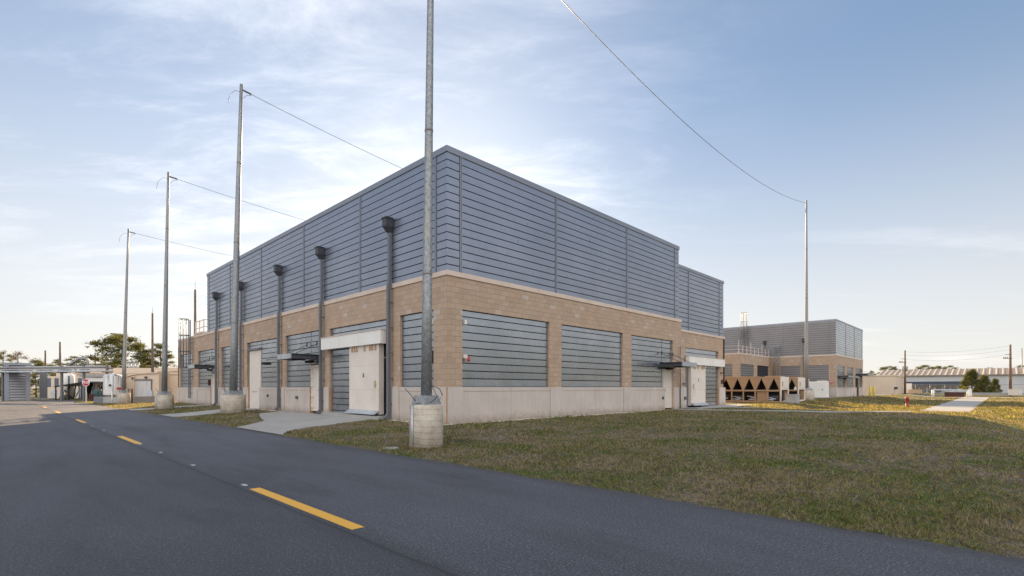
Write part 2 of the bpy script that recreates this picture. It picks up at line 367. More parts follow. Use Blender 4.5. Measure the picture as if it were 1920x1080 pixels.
vv = np.stack([XX.ravel(), YY.ravel(), ZZ.ravel()], 1)
fi = [(j*nx+i, j*nx+i+1, (j+1)*nx+i+1, (j+1)*nx+i) for j in range(ny-1) for i in range(nx-1)]
me.from_pydata(vv.tolist(), [], fi); me.materials.append(MT['lawn']); me.polygons.foreach_set('use_smooth', [True]*len(fi))
g = bpy.data.objects.new('ground', me); C.objects.link(g); tag(g, kind='structure')
RZ = -.26
mb = MB(); edge = [(-4.9+.03*math.sin(y*1.7)+.02*math.sin(y*5.3), y) for y in np.arange(-60, 44.5, .5)]
edge += [(-5.0, 46), (-5.2, 49), (-5.6, 52), (-5.8, 56), (-5.3, 60), (-3.5, 62), (2, 63)]
far = [(2, 68), (-6, 70), (-12, 68), (-30, 66), (-90, 66)]
P_ = edge+far+[(-90, -60)]
mb.poly([(x, y, RZ) for x, y in P_]); tag(mb.build('road', 'asph'), kind='structure')
for i in range(7):
    y0 = -9.41-12.3+12.3*i; mb = MB()
    mb.poly([(-8.81, y0, RZ+.004), (-8.65, y0, RZ+.004), (-8.65, y0+3.25, RZ+.004), (-8.81, y0+3.25, RZ+.004)])
    if y0+3 > -14 and y0 < 45: tag(mb.build('road_marking', 'yellow'), kind='structure')
mb = MB()
for y in (-5.84, -2.8, .1, 2.62, 9.3, 12.3): mb.box(-8.78, -8.72, y, y+.17, RZ+.001, RZ+.008)
tag(mb.build('road_marker_tabs', 'tab'), kind='structure')
def strip(name, quad, nu=1, nv=12, lift=.02, th=.12, mat='conc'):
    a, b, c, d = [Vector((*q, 0)) for q in quad]; mb = MB(); G_ = []
    for j in range(nv+1):
        row = []
        for i in range(nu+1):
            p = (a.lerp(b, i/nu)).lerp(d.lerp(c, i/nu), j/nv); row.append((p.x, p.y, H(p.x, p.y)+lift))
        G_.append(row)
    for j in range(nv):
        for i in range(nu): mb.poly([G_[j][i], G_[j][i+1], G_[j+1][i+1], G_[j+1][i]])
    def skirt(r):
        for p, q in zip(r[:-1], r[1:]): mb.poly([p, q, (q[0], q[1], q[2]-th), (p[0], p[1], p[2]-th)])
    skirt([r[0] for r in G_]); skirt([r[-1] for r in G_]); skirt(G_[0]); skirt(G_[-1])
    return tag(mb.build(name, mat), kind='structure')
# drives on the left side
mb = MB()
dr = [(-4.9, 2.6), (-4.2, 3.9), (-3.2, 4.4), (-.1, 4.6), (-.1, 14.2), (-1.6, 14.2), (-2.2, 12.4), (-3.1, 9.2), (-4.9, 7.3)]
def patch(name, pts, lift=.02, n=3, mat='conc'):
    # an outline subdivided by strips along x so that it follows the ground
    mb = MB(); xs_ = np.linspace(min(p[0] for p in pts), max(p[0] for p in pts), 22); E = list(zip(pts, pts[1:]+pts[:1]))
    def cut(x):
        r = []
        for (a, b) in E:
            if (a[0]-x)*(b[0]-x) <= 0 and a[0] != b[0]:
                t = (x-a[0])/(b[0]-a[0]); r.append(a[1]+t*(b[1]-a[1]))
        return (min(r), max(r)) if r else None
    prev = None
    for x in xs_:
        x = float(np.clip(x, xs_[0]+1e-3, xs_[-1]-1e-3)); c = cut(x)
        if c and prev:
            (x0, (l0, h0)) = prev; l1, h1 = c; K = 8
            for k in range(K):
                y = lambda l, h, q: l+(h-l)*q/K
                q4 = [(x0, y(l0, h0, k)), (x, y(l1, h1, k)), (x, y(l1, h1, k+1)), (x0, y(l0, h0, k+1))]
                mb.poly([(p[0], p[1], H(*p)+lift) for p in q4])
            for yy0, yy1 in ((l0, l1), (h0, h1)):
                mb.poly([(x0, yy0, H(x0, yy0)+lift), (x, yy1, H(x, yy1)+lift), (x, yy1, H(x, yy1)-.06), (x0, yy0, H(x0, yy0)-.06)])
        if c: prev = (x, c)
    return tag(mb.build(name, mat), kind='structure')
patch('driveway', dr, .03)
patch('path', [(-4.9, 17.6), (-.1, 18.4), (-.1, 21.4), (-1.6, 21.4), (-4.9, 20.9)], .03)
patch('path', [(-4.9, 29.5), (-.1, 28.0), (-.1, 29.6), (-4.9, 31.6)], .03)
strip('path', [(17.35, -.1), (18.25, -.1), (18.95, -11.6), (18.0, -11.6)], 2, 24, .03)
patch('path', [(19.2, .3), (27.2, .3), (28.8, -.4), (28.8, -1.3), (24.2, -1.3), (24.0, -1.7), (19.2, -1.0)], .035)
strip('path', [(22.6, -1.5), (23.9, -1.5), (22.0, -11.2), (20.8, -11.2)], 2, 24, .03)
strip('path', [(25.2, -13.1), (25.2, -10.45), (105, -9.9), (105, -13.1)], 4, 80, .03)
for x0, x1 in ((51.0, 51.8), (79.5, 80.7)):
    strip('path', [(x0, -4.0), (x1, -4.0), (x1, -10.3), (x0, -10.3)], 1, 8, .025); strip('path', [(x0, -13.4), (x1, -13.4), (x1, -30), (x0, -30)], 1, 8, .025)
strip('path', [(36.2, -14.1), (37.2, -14.1), (37.2, -13.15), (36.2, -13.15)], 1, 2, .05)
strip('path', [(61, -1.6), (83, -1.6), (83, .4), (61, .4)], 4, 3, .03)
strip('path', [(103, -60), (108, -60), (108, 12), (103, 12)], 2, 20, .03)
# gravel at the wall foot
def gravel():
    bs = []; V = []; F = []
    def stone(x, y, r):
        z = H(x, y); n = len(V); a0 = random.random()*6.3
        k = 6
        for lev, rr in ((-.3, .9), (.35, 1.), (.8, .55)):
            for j in range(k): V.append((x+math.cos(a0+j*6.283/k)*r*rr*random.uniform(.8, 1.2), y+math.sin(a0+j*6.283/k)*r*rr*random.uniform(.8, 1.2), z+lev*r*.7))
        for l in range(2):
            for j in range(k): F.append((n+l*k+j, n+l*k+(j+1) % k, n+(l+1)*k+(j+1) % k, n+(l+1)*k+j))
        F.append(tuple(n+2*k+j for j in range(k)))
    for _ in range(2600): stone(random.uniform(-.4, 17), -.05-abs(random.gauss(0, .14)), random.uniform(.018, .04))
    for _ in range(700): stone(-.05-abs(random.gauss(0, .13)), random.uniform(-.4, 3.4), random.uniform(.018, .04))
    for _ in range(300): stone(-.05-abs(random.gauss(0, .13)), random.uniform(14.6, 18), random.uniform(.02, .04))
    me = bpy.data.meshes.new('gravel'); me.from_pydata(V, [], F); me.materials.append(MT['gravel'])
    o = bpy.data.objects.new('gravel', me); C.objects.link(o); tag(o, 'pale pebbles along the foot of the concrete base wall', 'gravel', kind='stuff')
gravel()
# grass blades
def blades():
    n = 1400000
    r = np.exp(rng.uniform(math.log(3.6), math.log(110), n)); a = rng.uniform(-1.08, 1.08, n)
    lat = np.tan(a*.78)*r; x = CAM.x+RV.x*lat+FV.x*r; y = CAM.y+RV.y*lat+FV.y*r
    x[-260000:] = rng.uniform(20, 75, 260000); y[-260000:] = rng.uniform(-27, 1, 260000); r[-260000:] = np.hypot(x[-260000:]-CAM.x, y[-260000:]-CAM.y)
    e = -4.9+.03*np.sin(y*1.7)+.02*np.sin(y*5.3)
    ok = (x > e-.05+rng.normal(0, .04, n)) & (y > -32) & ~((x > -.12) & (y > -.15+.1*rng.random(n)) & (x < 19) ) & ~((x > 0) & (y > .2))
    ok &= ~((x < -5) & (y > 30))
    # a rank ring of grass where the mower misses, round the mast piers
    for px_, py_, pr_, k0 in ((-3.55, -3.60, .445, 0), (-2.15, 16.6, .625, 9000), (-3.24, 27.7, .56, 15000)):
        sl_ = slice(k0, k0+(7200 if k0 == 0 else 4500)); m_ = sl_.stop-sl_.start; aa = np.repeat(rng.uniform(0, 6.283, m_//9+1), 9)[:m_]; rr_ = pr_+.02+np.abs(np.repeat(rng.normal(0, .11, m_//9+1), 9)[:m_])
        x[sl_] = px_+np.cos(aa)*rr_; y[sl_] = py_+np.sin(aa)*rr_; r[sl_] = np.hypot(px_-CAM.x, py_-CAM.y); ok[sl_] = True
        e[sl_] = -99
    # off the paved areas
    def inq(poly):
        c = np.zeros(n, bool)
        for (x1, y1), (x2, y2) in zip(poly, poly[1:]+poly[:1]):
            t = ((y1 > y) != (y2 > y)) & (x < (x2-x1)*(y-y1)/((y2-y1)+1e-12)+x1); c ^= t
        return c
    for pl in (dr, [(-4.9, 17.6), (-.1, 18.4), (-.1, 21.4), (-1.6, 21.4), (-4.9, 20.9)], [(-4.9, 29.5), (-.1, 28.0), (-.1, 29.6), (-4.9, 31.6)],
               [(17.35, -.1), (18.25, -.1), (18.95, -11.6), (18.0, -11.6)], [(19.2, .3), (27.2, .3), (28.8, -.4), (28.8, -1.3), (24.2, -1.3), (24.0, -1.7), (19.2, -1.0)],
               [(22.6, -1.5), (23.9, -1.5), (22.0, -11.2), (20.8, -11.2)], [(25.2, -13.1), (25.2, -10.45), (105, -9.9), (105, -13.1)], [(51.0, -4.0), (51.8, -4.0), (51.8, -30), (51.0, -30)]):
        ok &= ~inq(pl)
    x, y, r = x[ok], y[ok], r[ok]; n = len(x)
    # gather the blades into tufts of uneven height, with thin places between them
    K = 9; n = (n//K)*K; sc = np.clip(r[:n:K]/10, .7, 3.5)
    cx_, cy_ = np.repeat(x[:n:K], K), np.repeat(y[:n:K], K); S = np.repeat(sc, K); r = np.repeat(r[:n:K], K)
    th_ = rng.uniform(0, 6.283, n); rr = np.sqrt(rng.random(n))*.045*S; x = cx_+np.cos(th_)*rr; y = cy_+np.sin(th_)*rr; z = hgt(x, y)
    tall = np.repeat(rng.gamma(2.2, .45, n//K), K)
    hh = rng.uniform(.014, .042, n)*np.clip(r/28, 1, 1.7)*np.clip(tall, .35, 2.3)*np.clip(1+.45*np.sin(x*1.3+2*np.sin(y*.9))*np.sin(y*1.1+x*.4), .5, 1.5); wd = .0038*np.clip(r/5, 1, 12)
    th = rng.uniform(0, 6.283, n); ln = rng.uniform(.2, 1.4, n)*hh; la = th_+rng.normal(0, .7, n)
    V = np.empty((n, 3, 3), np.float32)
    V[:, 0] = np.stack([x-np.cos(th)*wd, y-np.sin(th)*wd, z-.004], 1); V[:, 1] = np.stack([x+np.cos(th)*wd, y+np.sin(th)*wd, z-.004], 1)
    V[:, 2] = np.stack([x+np.cos(la)*ln, y+np.sin(la)*ln, z+hh], 1)
    me = bpy.data.meshes.new('grass'); me.vertices.add(n*3); me.vertices.foreach_set('co', V.ravel()); me.loops.add(n*3)
    me.loops.foreach_set('vertex_index', np.arange(n*3, dtype=np.int32)); me.polygons.add(n)
    me.polygons.foreach_set('loop_start', np.arange(0, n*3, 3, dtype=np.int32)); me.update(calc_edges=True)
    me.materials.append(MT['blade']); o = bpy.data.objects.new('grass', me); C.objects.link(o)
    tag(o, 'short patchy brown and green turf on the lawn', 'grass', kind='stuff')
blades()

# ------------------------------------------------------------------ buildings
class Face:
    """an upright wall plane: u runs along t, d comes out along n"""
    def __init__(s, o, t, n): s.o = Vector((*o, 0)); s.t = Vector((*t, 0)); s.n = Vector((*n, 0))
    def p(s, u, z, d): v = s.o+s.t*u+s.n*d; return (v.x, v.y, z)
    def box(s, mb, u0, u1, z0, z1, d0, d1, m=0):
        a = s.p(u0, 0, d0); b = s.p(u1, 0, d1); mb.box(a[0], b[0], a[1], b[1], z0, z1, m)
def siding(mb, F, u0, u1, z0, z1, d=0., mod=.2955, m0=0, m1=0, depth=.065, gap=.042, first=None):
    prof = [(0, z0)]; z = z0
    zs = first if first is not None else z0+mod
    prof = [(depth, z0)]; z = zs
    while z < z1-.02:
        prof += [(depth+.006, z-gap), (0, z-gap), (0, z), (depth-.006, z)]; z += mod
    prof += [(depth, z1)]
    for (d0, a), (d1, b) in zip(prof[:-1], prof[1:]):
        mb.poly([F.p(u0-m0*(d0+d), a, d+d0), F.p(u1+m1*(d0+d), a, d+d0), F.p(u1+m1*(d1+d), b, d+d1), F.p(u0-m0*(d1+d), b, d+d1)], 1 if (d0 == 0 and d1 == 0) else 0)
    # closed ends
    for uu, mm in ((u0, m0), (u1, m1)):
        if mm: continue
        for (d0, a), (d1, b) in zip(prof[:-1], prof[1:]):
            if b > a+.05: mb.poly([F.p(uu, a, d-.03), F.p(uu, a, d+d0), F.p(uu, b, d+d1), F.p(uu, b, d-.03)])
def wall(mb, F, u0, u1, z0, z1, ops, rv=.2, m=0):
    us = sorted({u0, u1}|{a for o in ops for a in o[:2]}); zs = sorted({z0, z1}|{min(max(a, z0), z1) for o in ops for a in o[2:4]})
    for a, b in zip(us[:-1], us[1:]):
        for c, e in zip(zs[:-1], zs[1:]):
            um, zm = (a+b)/2, (c+e)/2
            if any(o[0] < um < o[1] and o[2] < zm < o[3] for o in ops): continue
            mb.poly([F.p(a, c, 0), F.p(b, c, 0), F.p(b, e, 0), F.p(a, e, 0)], m)
    for a, b, c, e in [o[:4] for o in ops]:
        c = max(c, z0)
        for q in ([F.p(a, c, 0), F.p(a, c, -rv), F.p(a, e, -rv), F.p(a, e, 0)], [F.p(b, c, 0), F.p(b, c, -rv), F.p(b, e, -rv), F.p(b, e, 0)], [F.p(a, e, 0), F.p(b, e, 0), F.p(b, e, -rv), F.p(a, e, -rv)]): mb.poly(q, m)
def plinth(F, u0, u1, piers, joints, gaps, parent, top=1.355, bot=-.35, lab=None):
    """precast base: pier blocks stand 6 cm proud, panels between them have a ledge course; gaps are door openings"""
    br = sorted({u0, u1}|{a for p in piers for a in p}|set(joints)|{a for g_ in gaps for a in g_}); j = .009; run = []; runs = []
    for a, b in zip(br[:-1], br[1:]):
        if any(g0 < (a+b)/2 < g1 for g0, g1 in gaps):
            if run: runs.append(run)
            run = []
        else: run.append((a, b))
    if run: runs.append(run)
    for run in runs:
        mb = MB()
        for a, b in run:
            if any(p0 < (a+b)/2 < p1 for p0, p1 in piers): F.box(mb, a+j, b-j, bot, top, -.25, .075)
            else: F.box(mb, a+j, b-j, bot, top-.17, -.25, .035); F.box(mb, a+j, b-j, top-.157, top, -.25, .045)
        F.box(mb, run[0][0]+.001, run[-1][1]-.001, bot+.01, top-.01, -.2, .022, 1)
        mb.build('base_wall', ['precast', 'sealant'], parent)
def infill(F, u0, u1, z0, z1, parent, mat='infill', d=-.17, first=None):
    mb = MB(); F.box(mb, u0, u1, z0, z1, d-.05, d-.002, 1); siding(mb, F, u0+.03, u1-.03, z0+.05, z1-.03, d, first=first)
    F.box(mb, u0, u0+.03, z0, z1, d, d+.07, 2); F.box(mb, u1-.03, u1, z0, z1, d, d+.07, 2); F.box(mb, u0+.03, u1-.03, z1-.03, z1, d, d+.065, 1); F.box(mb, u0+.03, u1-.03, z0, z0+.05, d, d+.09, 2)
    return mb.build('bay_panel', [mat, 'groove', 'gutter'], parent)
def joint(F, u, z0, z1, parent, w_=.11, mat='cap'):
    mb = MB(); F.box(mb, u-w_/2, u+w_/2, z0, z1, .0, .092); F.box(mb, u-w_/2-.018, u-w_/2, z0, z1, -.02, .012, 1); F.box(mb, u+w_/2, u+w_/2+.018, z0, z1, -.02, .012, 1)
    F.box(mb, u-.008, u+.008, z0, z1, .092, .0935, 1)
    return mb.build('joint_cover', [mat, 'groove'], parent)
def cladding(F, u0, u1, z0, z1, js, parent, m0=0, m1=0, mat='clad'):
    mb = MB(); e = .073; k = [u0]+sorted(js)+[u1]
    for i, (a, b) in enumerate(zip(k[:-1], k[1:])):
        siding(mb, F, a+(e if i else 0), b-(e if i < len(k)-2 else 0), z0, z1, 0, m0=m0 if i == 0 else 0, m1=m1 if i == len(k)-2 else 0, first=z0+.24)
    o = mb.build('metal_cladding', [mat, 'groove'], parent)
    for u in js: joint(F, u, z0, z1, parent)
    return o
def capstrip(name, F, u0, u1, z0, z1, d0, d1, parent, mat, m0=0, m1=0, seg=None):
    mb = MB()
    def sec(a, b, ma, mb_):
        q = [(d0, z0), (d1, z0), (d1, z1), (d0, z1)]
        for (x, zx), (y, zy) in zip(q, q[1:]+q[:1]):
            mb.poly([F.p(a-ma*x, zx, x), F.p(b+mb_*x, zx, x), F.p(b+mb_*y, zy, y), F.p(a-ma*y, zy, y)])
        for uu, mm in ((a, -ma), (b, mb_)): mb.poly([F.p(uu+mm*x, zx, x) for x, zx in q])
    if seg:
        n = max(1, round((u1-u0)/seg)); L_ = (u1-u0)/n
        for i in range(n): sec(u0+i*L_+(.004 if i else 0), u0+(i+1)*L_-(.004 if i < n-1 else 0), m0 if i == 0 else 0, m1 if i == n-1 else 0)
    else: sec(u0, u1, m0, m1)
    return mb.build(name, mat, parent)
def downspout(F, u, ztop, zjog, parent, bot=.05, mat='gutter', head=True):
    mb = MB(); w2 = .075
    F.box(mb, u-w2, u+w2, zjog+.15, ztop-.55, .075, .20)
    # offset around the ledge
    a, b = .075, .20; A, B = .13, .255
    for s_ in (-1, 1): mb.poly([F.p(u+s_*w2, zjog+.15, a), F.p(u+s_*w2, zjog+.15, b), F.p(u+s_*w2, zjog-.12, B), F.p(u+s_*w2, zjog-.12, A)])
    mb.poly([F.p(u-w2, zjog+.15, b), F.p(u+w2, zjog+.15, b), F.p(u+w2, zjog-.12, B), F.p(u-w2, zjog-.12, B)])
    F.box(mb, u-w2, u+w2, bot+.2, zjog-.12, A, B)
    for s_ in (-1, 1): mb.poly([F.p(u+s_*w2, bot+.2, A), F.p(u+s_*w2, bot+.2, B), F.p(u+s_*w2, bot+.02, B+.16), F.p(u+s_*w2, bot-.06, A+.1)])
    mb.poly([F.p(u-w2, bot+.2, B), F.p(u+w2, bot+.2, B), F.p(u+w2, bot+.02, B+.16), F.p(u-w2, bot+.02, B+.16)])
    for z in np.arange(bot+.6, zjog-.3, 1.05): F.box(mb, u-w2-.015, u+w2+.015, z, z+.04, .04, B+.008)
    o = mb.build('downspout', mat, parent)
    mb = MB()
    h = ztop; q = .155; dd = .40
    F.box(mb, u-q, u+q, h-.32, h, .07, dd); F.box(mb, u-q-.03, u+q+.03, h, h+.05, .07, dd+.03)
    T = [F.p(u-q, h-.32, .07), F.p(u+q, h-.32, .07), F.p(u+q, h-.32, dd), F.p(u-q, h-.32, dd)]; B2 = [F.p(u-w2, h-.56, .07), F.p(u+w2, h-.56, .07), F.p(u+w2, h-.56, .21), F.p(u-w2, h-.56, .21)]
    for i in range(4): mb.poly([T[i], T[(i+1) % 4], B2[(i+1) % 4], B2[i]])
    mb.build('conductor_head', 'dark', o)
    return o
def canopy(F, u0, u1, z, proj, parent, mat='dark'):
    mb = MB(); F.box(mb, u0, u1, z-.04, z, .02, proj); 
    F.box(mb, u0, u1, z-.20, z+.05, proj, proj+.05, 1); F.box(mb, u0, u0+.05, z-.20, z+.05, .02, proj, 0); F.box(mb, u1-.05, u1, z-.20, z+.05, .02, proj, 0)
    for k in range(1, 6): F.box(mb, u0+.05, u1-.05, z-.12, z-.04, proj*k/6-.03, proj*k/6+.03, 0)
    o = mb.build('canopy', [mat, 'infill'], parent)
    for uu in (u0+.25, u1-.25):
        mb = MB(); mb.tube([F.p(uu, z+.62, .0), F.p(uu, z+.05, proj-.25)], .016, 6); F.box(mb, uu-.05, uu+.05, z+.52, z+.72, .0, .03); mb.build('tie_rod', 'dark', o)
    mb = MB(); F.box(mb, (u0+u1)/2-.35, (u0+u1)/2+.15, z-.36, z-.24, .02, .32); mb.build('door_light', 'black', o)
    return o
def man_door(F, u0, u1, z0, z1, parent, hinge=1, d=-.12, blast=True):
    mb = MB(); F.box(mb, u0, u1, z0, z1, d-.05, d+.03)
    F.box(mb, u0-.07, u0, z0, z1+.07, d-.05, d+.09, 1); F.box(mb, u1, u1+.07, z0, z1+.07, d-.05, d+.09, 1); F.box(mb, u0, u1, z1, z1+.07, d-.05, d+.09, 1)
    F.box(mb, u0-.12, u1+.12, z1+.07, z1+.13, d-.05, .09, 1)
    o = mb.build('door', ['cream', 'cream'], parent)
    if blast:
        hu = u1-.12 if hinge > 0 else u0+.12
        for z in (z0+.25, z0+.8, z0+1.35, z0+1.8):
            mb = MB(); F.box(mb, hu-.10, hu+.10, z-.09, z+.09, d+.03, d+.07); mb.tube([F.p(hu+.13*hinge, z-.1, d+.07), F.p(hu+.13*hinge, z+.1, d+.07)], .03, 8); mb.build('hinge', 'cream', o)
    mb = MB(); lu = u0+.14 if hinge > 0 else u1-.14; F.box(mb, lu-.03, lu+.03, z0+1.0, z0+1.14, d+.03, d+.05); F.box(mb, lu-.02, lu+.13*hinge, z0+1.06, z0+1.09, d+.06, d+.08); mb.build('handle', 'gutter', o)
    return o
def slide_door(F, u0, u1, z0, z1, parent, hu, mirror=1):
    mb = MB(); F.box(mb, u0, u1, z0, z1, -.08, .17); F.box(mb, u0, u1, z1-.9, z1-.885, .17, .173, 1); F.box(mb, u0, u1, z0+1.05, z0+1.065, .17, .173, 1)
    o = mb.build('sliding_door', ['cream', 'coping'], parent)
    for k, f in enumerate((.10, .20, .27, .45, .72, .79, .88)):
        u = u0+(u1-u0)*f; mb = MB(); F.box(mb, u-.035, u+.035, z1-.22, z1+.06, .17, .24); F.box(mb, u-.07, u+.07, z1-.24, z1-.19, .17, .21); mb.build('hanger', 'tanp', o)
    mb = MB(); F.box(mb, hu-.025, hu+.025, z0+1.15, z0+1.45, .19, .24); F.box(mb, hu-.06, hu+.06, z0+1.25, z0+1.33, .17, .21); mb.build('handle', 'tanp', o)
    mb = MB(); q = hu+.17*mirror
    for a in ((q-.13, q-.115), (q+.115, q+.13)): F.box(mb, *a, z0+.62, z0+1.08, .17, .182)
    F.box(mb, q-.115, q+.115, z0+1.065, z0+1.08, .17, .182); F.box(mb, q-.115, q+.115, z0+.62, z0+.635, .17, .182); mb.build('wicket_frame', 'coping', o)
    mb = MB(); F.box(mb, (u0+u1)/2-.06, (u0+u1)/2+.06, z0+1.6, z0+1.78, .17, .176); mb.build('placard', 'gutter', o)
    mb = MB()
    mb.poly([F.p(u0-.05, z0+.16, .18), F.p(u1+.03, z0+.16, .18), F.p(u1+.03, z0+.0, .42), F.p(u0-.05, z0+.0, .42)])
    mb.poly([F.p(u0-.05, z0+.15, .18), F.p(u1+.03, z0+.15, .18), F.p(u1+.03, z0-.01, .42), F.p(u0-.05, z0-.01, .42)]); mb.build('deflector_plate', 'steelb', o)
    return o
def hood(F, u0, u1, z0, z1, parent, d=.32):
    mb = MB(); F.box(mb, u0, u1, z0, z1, .06, d)
    n = 3
    for i in range(1, n): F.box(mb, u0+(u1-u0)*i/n-.006, u0+(u1-u0)*i/n+.006, z0, z1, d, d+.004, 1)
    F.box(mb, u0-.02, u1+.02, z1, z1+.025, .06, d+.03, 1)
    return mb.build('door_hood', ['white', 'coping'], parent)
def cage_ladder(name, F, u, z0, ztop, zc, parent, d=.25, mat='galv', plat=True, dirn=1):
    mb = MB(); hw = .23
    for s_ in (-1, 1): mb.box(*sum(zip(F.p(u+s_*hw-.025, 0, d)[:2], F.p(u+s_*hw+.025, 0, d+.07)[:2]), ()), z0, ztop)
    for z in np.arange(z0+.2, ztop, .305): mb.tube([F.p(u-hw, z, d+.03), F.p(u+hw, z, d+.03)], .014, 6)
    for z in np.arange(z0+.4, ztop-1.2, 1.4):
        for s_ in (-1, 1): F.box(mb, u+s_*hw-.02, u+s_*hw+.02, z, z+.05, 0, d)
    o = mb.build(name, mat, parent)
    mb = MB(); R = .44
    arc = [(u+R*math.cos(t), d+.05+.42+R*math.sin(t)*.95-.1) for t in np.linspace(math.pi*1.0, math.pi*0., 13)]
    def ring(z):
        pts = [F.p(u-hw, z, d+.05)]+[F.p(a, z, b) for a, b in arc]+[F.p(u+hw, z, d+.05)]
        for p, q in zip(pts[:-1], pts[1:]): mb.poly([(p[0], p[1], z-.03), (q[0], q[1], z-.03), (q[0], q[1], z+.03), (p[0], p[1], z+.03)])
        for p, q in zip(pts[:-1], pts[1:]): mb.tube([p, q], .014, 4)
    for z in np.linspace(zc, ztop, max(3, int((ztop-zc)/1.1)+1)): ring(float(z))
    for k in range(0, 13, 2): mb.tube([F.p(arc[k][0], zc, arc[k][1]), F.p(arc[k][0], ztop, arc[k][1])], .024, 4)
    mb.build('safety_cage', mat, o)
    return o

# ======================= main building
B = thing('industrial_building', 'large block and blue grey metal building filling the middle of the view', 'building')
L1 = Face((0, 0), (0, 1), (-1, 0)); R1 = Face((0, 0), (1, 0), (0, -1))
YS = .30; R2 = Face((18.84, YS), (1, 0), (0, -1)); XE = 26.6
LO = [(.81, 3.07, 1.355, 4.29), (3.99, 9.29, -.3, 4.25), (10.35, 14.74, 1.355, 4.29), (15.67, 21.02, 1.355, 4.27), (22.36, 26.51, 1.355, 4.28), (27.79, 32.49, 1.355, 4.29), (34.25, 38.09, 1.355, 4.25)]
RO = [(.74, 5.84, 1.355, 4.29), (6.72, 11.99, 1.355, 4.27), (12.86, 17.75, 1.355, 4.24)]
SO = [(20.1-18.84, 25.5-18.84, -.3, 3.98)]
mb = MB()
wall(mb, L1, 0, 38.84, 1.355, 5.48, LO); wall(mb, R1, 0, 18.84, 1.355, 5.48, RO); wall(mb, R2, 0, XE-18.84, 1.355, 4.98, SO)
mb.poly([(18.84, 0, 1.36), (18.84, YS, 1.36), (18.84, YS, 5.48), (18.84, 0, 5.48)])
mb.box(-.0, XE, 38.84, 38.6, -.3, 5.0); mb.box(XE-.25, XE, YS, 38.6, -.3, 4.98)
mb.build('block_wall', 'block', B)
capstrip('coping', L1, 0, 38.84, 5.48, 5.66, -.28, .045, B, 'coping', 1, 0, 1.22)
capstrip('coping', R1, 0, 18.86, 5.48, 5.66, -.28, .045, B, 'coping', 1, 0, 1.22)
capstrip('coping', R2, .03, XE-18.82, 4.98, 5.12, -.28, .045, B, 'coping', 0, 0, 1.22)
plinth(L1, 0, 38.84, [(0, .81), (3.07, 3.99), (9.29, 10.35), (14.74, 15.67), (21.02, 22.36), (26.51, 27.79), (32.49, 34.25), (38.09, 38.84)], [12.0, 13.1, 17.6, 24.2, 30.4, 36.2], [(3.99, 9.29), (10.41, 11.47), (18.73, 20.72), (27.9, 28.95)], B)
plinth(R1, 0, 18.84, [(0, .74), (5.84, 6.72), (11.99, 12.86), (17.75, 18.84)], [3.33, 9.41, 14.85], [(16.65, 17.68)], B)
plinth(R2, 0, XE-18.84, [(0, 1.26), (6.66, XE-18.84)], [], [(1.26, 6.66)], B)
# upper cladding boxes (slightly behind the coping)
LU = Face((.04, .04), (0, 1), (-1, 0)); RU = Face((.04, .04), (1, 0), (0, -1))
ZT = 10.0
cladding(LU, 0, 29.8, 5.66, ZT, [.6, 6.2, 12.17, 18.34, 24.3, 29.3], B, 1, 0)
cladding(RU, 0, 18.43, 5.66, ZT, [.6, 6.24, 12.29, 17.87], B, 1, 0)
capstrip('parapet_cap', LU, 0, 29.83, ZT, 10.22, -.4, .105, B, 'cap', 1, 0); capstrip('parapet_cap', RU, 0, 18.46, ZT, 10.22, -.4, .105, B, 'cap', 1, 0)
RU2 = Face((18.47, YS+.05), (1, 0), (0, -1))
cladding(RU2, .03, 26.35-18.47, 5.12, 9.08, [2.05, 7.1], B, 0, 0); capstrip('parapet_cap', RU2, .03, 26.40-18.47, 9.08, 9.27, -.4, .105, B, 'cap', 0, 0)
mb = MB(); mb.box(.10, 18.42, .10, 29.8, 4.9, 10.1); mb.box(18.43, 26.3, YS+.1, 29.8, 4.9, 9.15); mb.build('upper_wall', 'clad', B)
mb = MB(); mb.box(.3, XE-.3, 29.9, 38.5, 5.0, 5.1); mb.build('roof', 'roofm', B)
# bays
infill(L1, .81, 3.07, 1.355, 4.29, B)
infill(L1, 3.99, 9.29, 3.75, 4.25, B, first=4.02); infill(L1, 7.05, 9.29, -.1, 3.7, B)
infill(L1, 11.6, 14.74, 1.355, 4.29, B); infill(L1, 10.35, 11.6, 2.55, 4.29, B, first=1.355+.05+.2955*5)
infill(L1, 15.67, 18.66, 1.355, 4.27, B); infill(L1, 18.66, 21.02, 3.83, 4.27, B, first=1.355+.05+.2955*9)
infill(L1, 22.36, 26.51, 1.355, 4.28, B); infill(L1, 29.1, 32.49, 1.355, 4.29, B); infill(L1, 27.79, 29.1, 2.45, 4.29, B, first=1.355+.05+.2955*4)
infill(L1, 34.25, 38.09, 1.355, 4.25, B)
infill(R1, *RO[0], B); infill(R1, *RO[1], B); infill(R1, 12.86, 16.5, 1.355, 4.24, B); infill(R1, 16.5, 17.75, 2.5, 4.24, B, first=1.355+.05+.2955*4)
infill(R2, 1.26, 6.66, 3.42, 3.98, B, first=3.7); infill(R2, 3.9, 6.66, .0, 3.4, B)
man_door(L1, 10.45, 11.43, .12, 2.36, B, 1); man_door(L1, 27.9, 28.9, .1, 2.25, B, 1, blast=False)
man_door(R1, 16.68, 17.65, .09, 2.33, B, 1, blast=False)
mb = MB(); L1.box(mb, 18.75, 19.72, 0, 3.72, -.14, -.06); L1.box(mb, 19.735, 20.70, 0, 3.72, -.14, -.06); L1.box(mb, 18.68, 20.8, 3.74, 3.82, -.14, .08, 1)
o = mb.build('double_door', ['cream', 'gutter'], B)
for u in (19.5, 19.95): mb = MB(); L1.box(mb, u-.06, u+.06, 1.05, 1.09, -.06, 0); mb.build('handle', 'gutter', o)
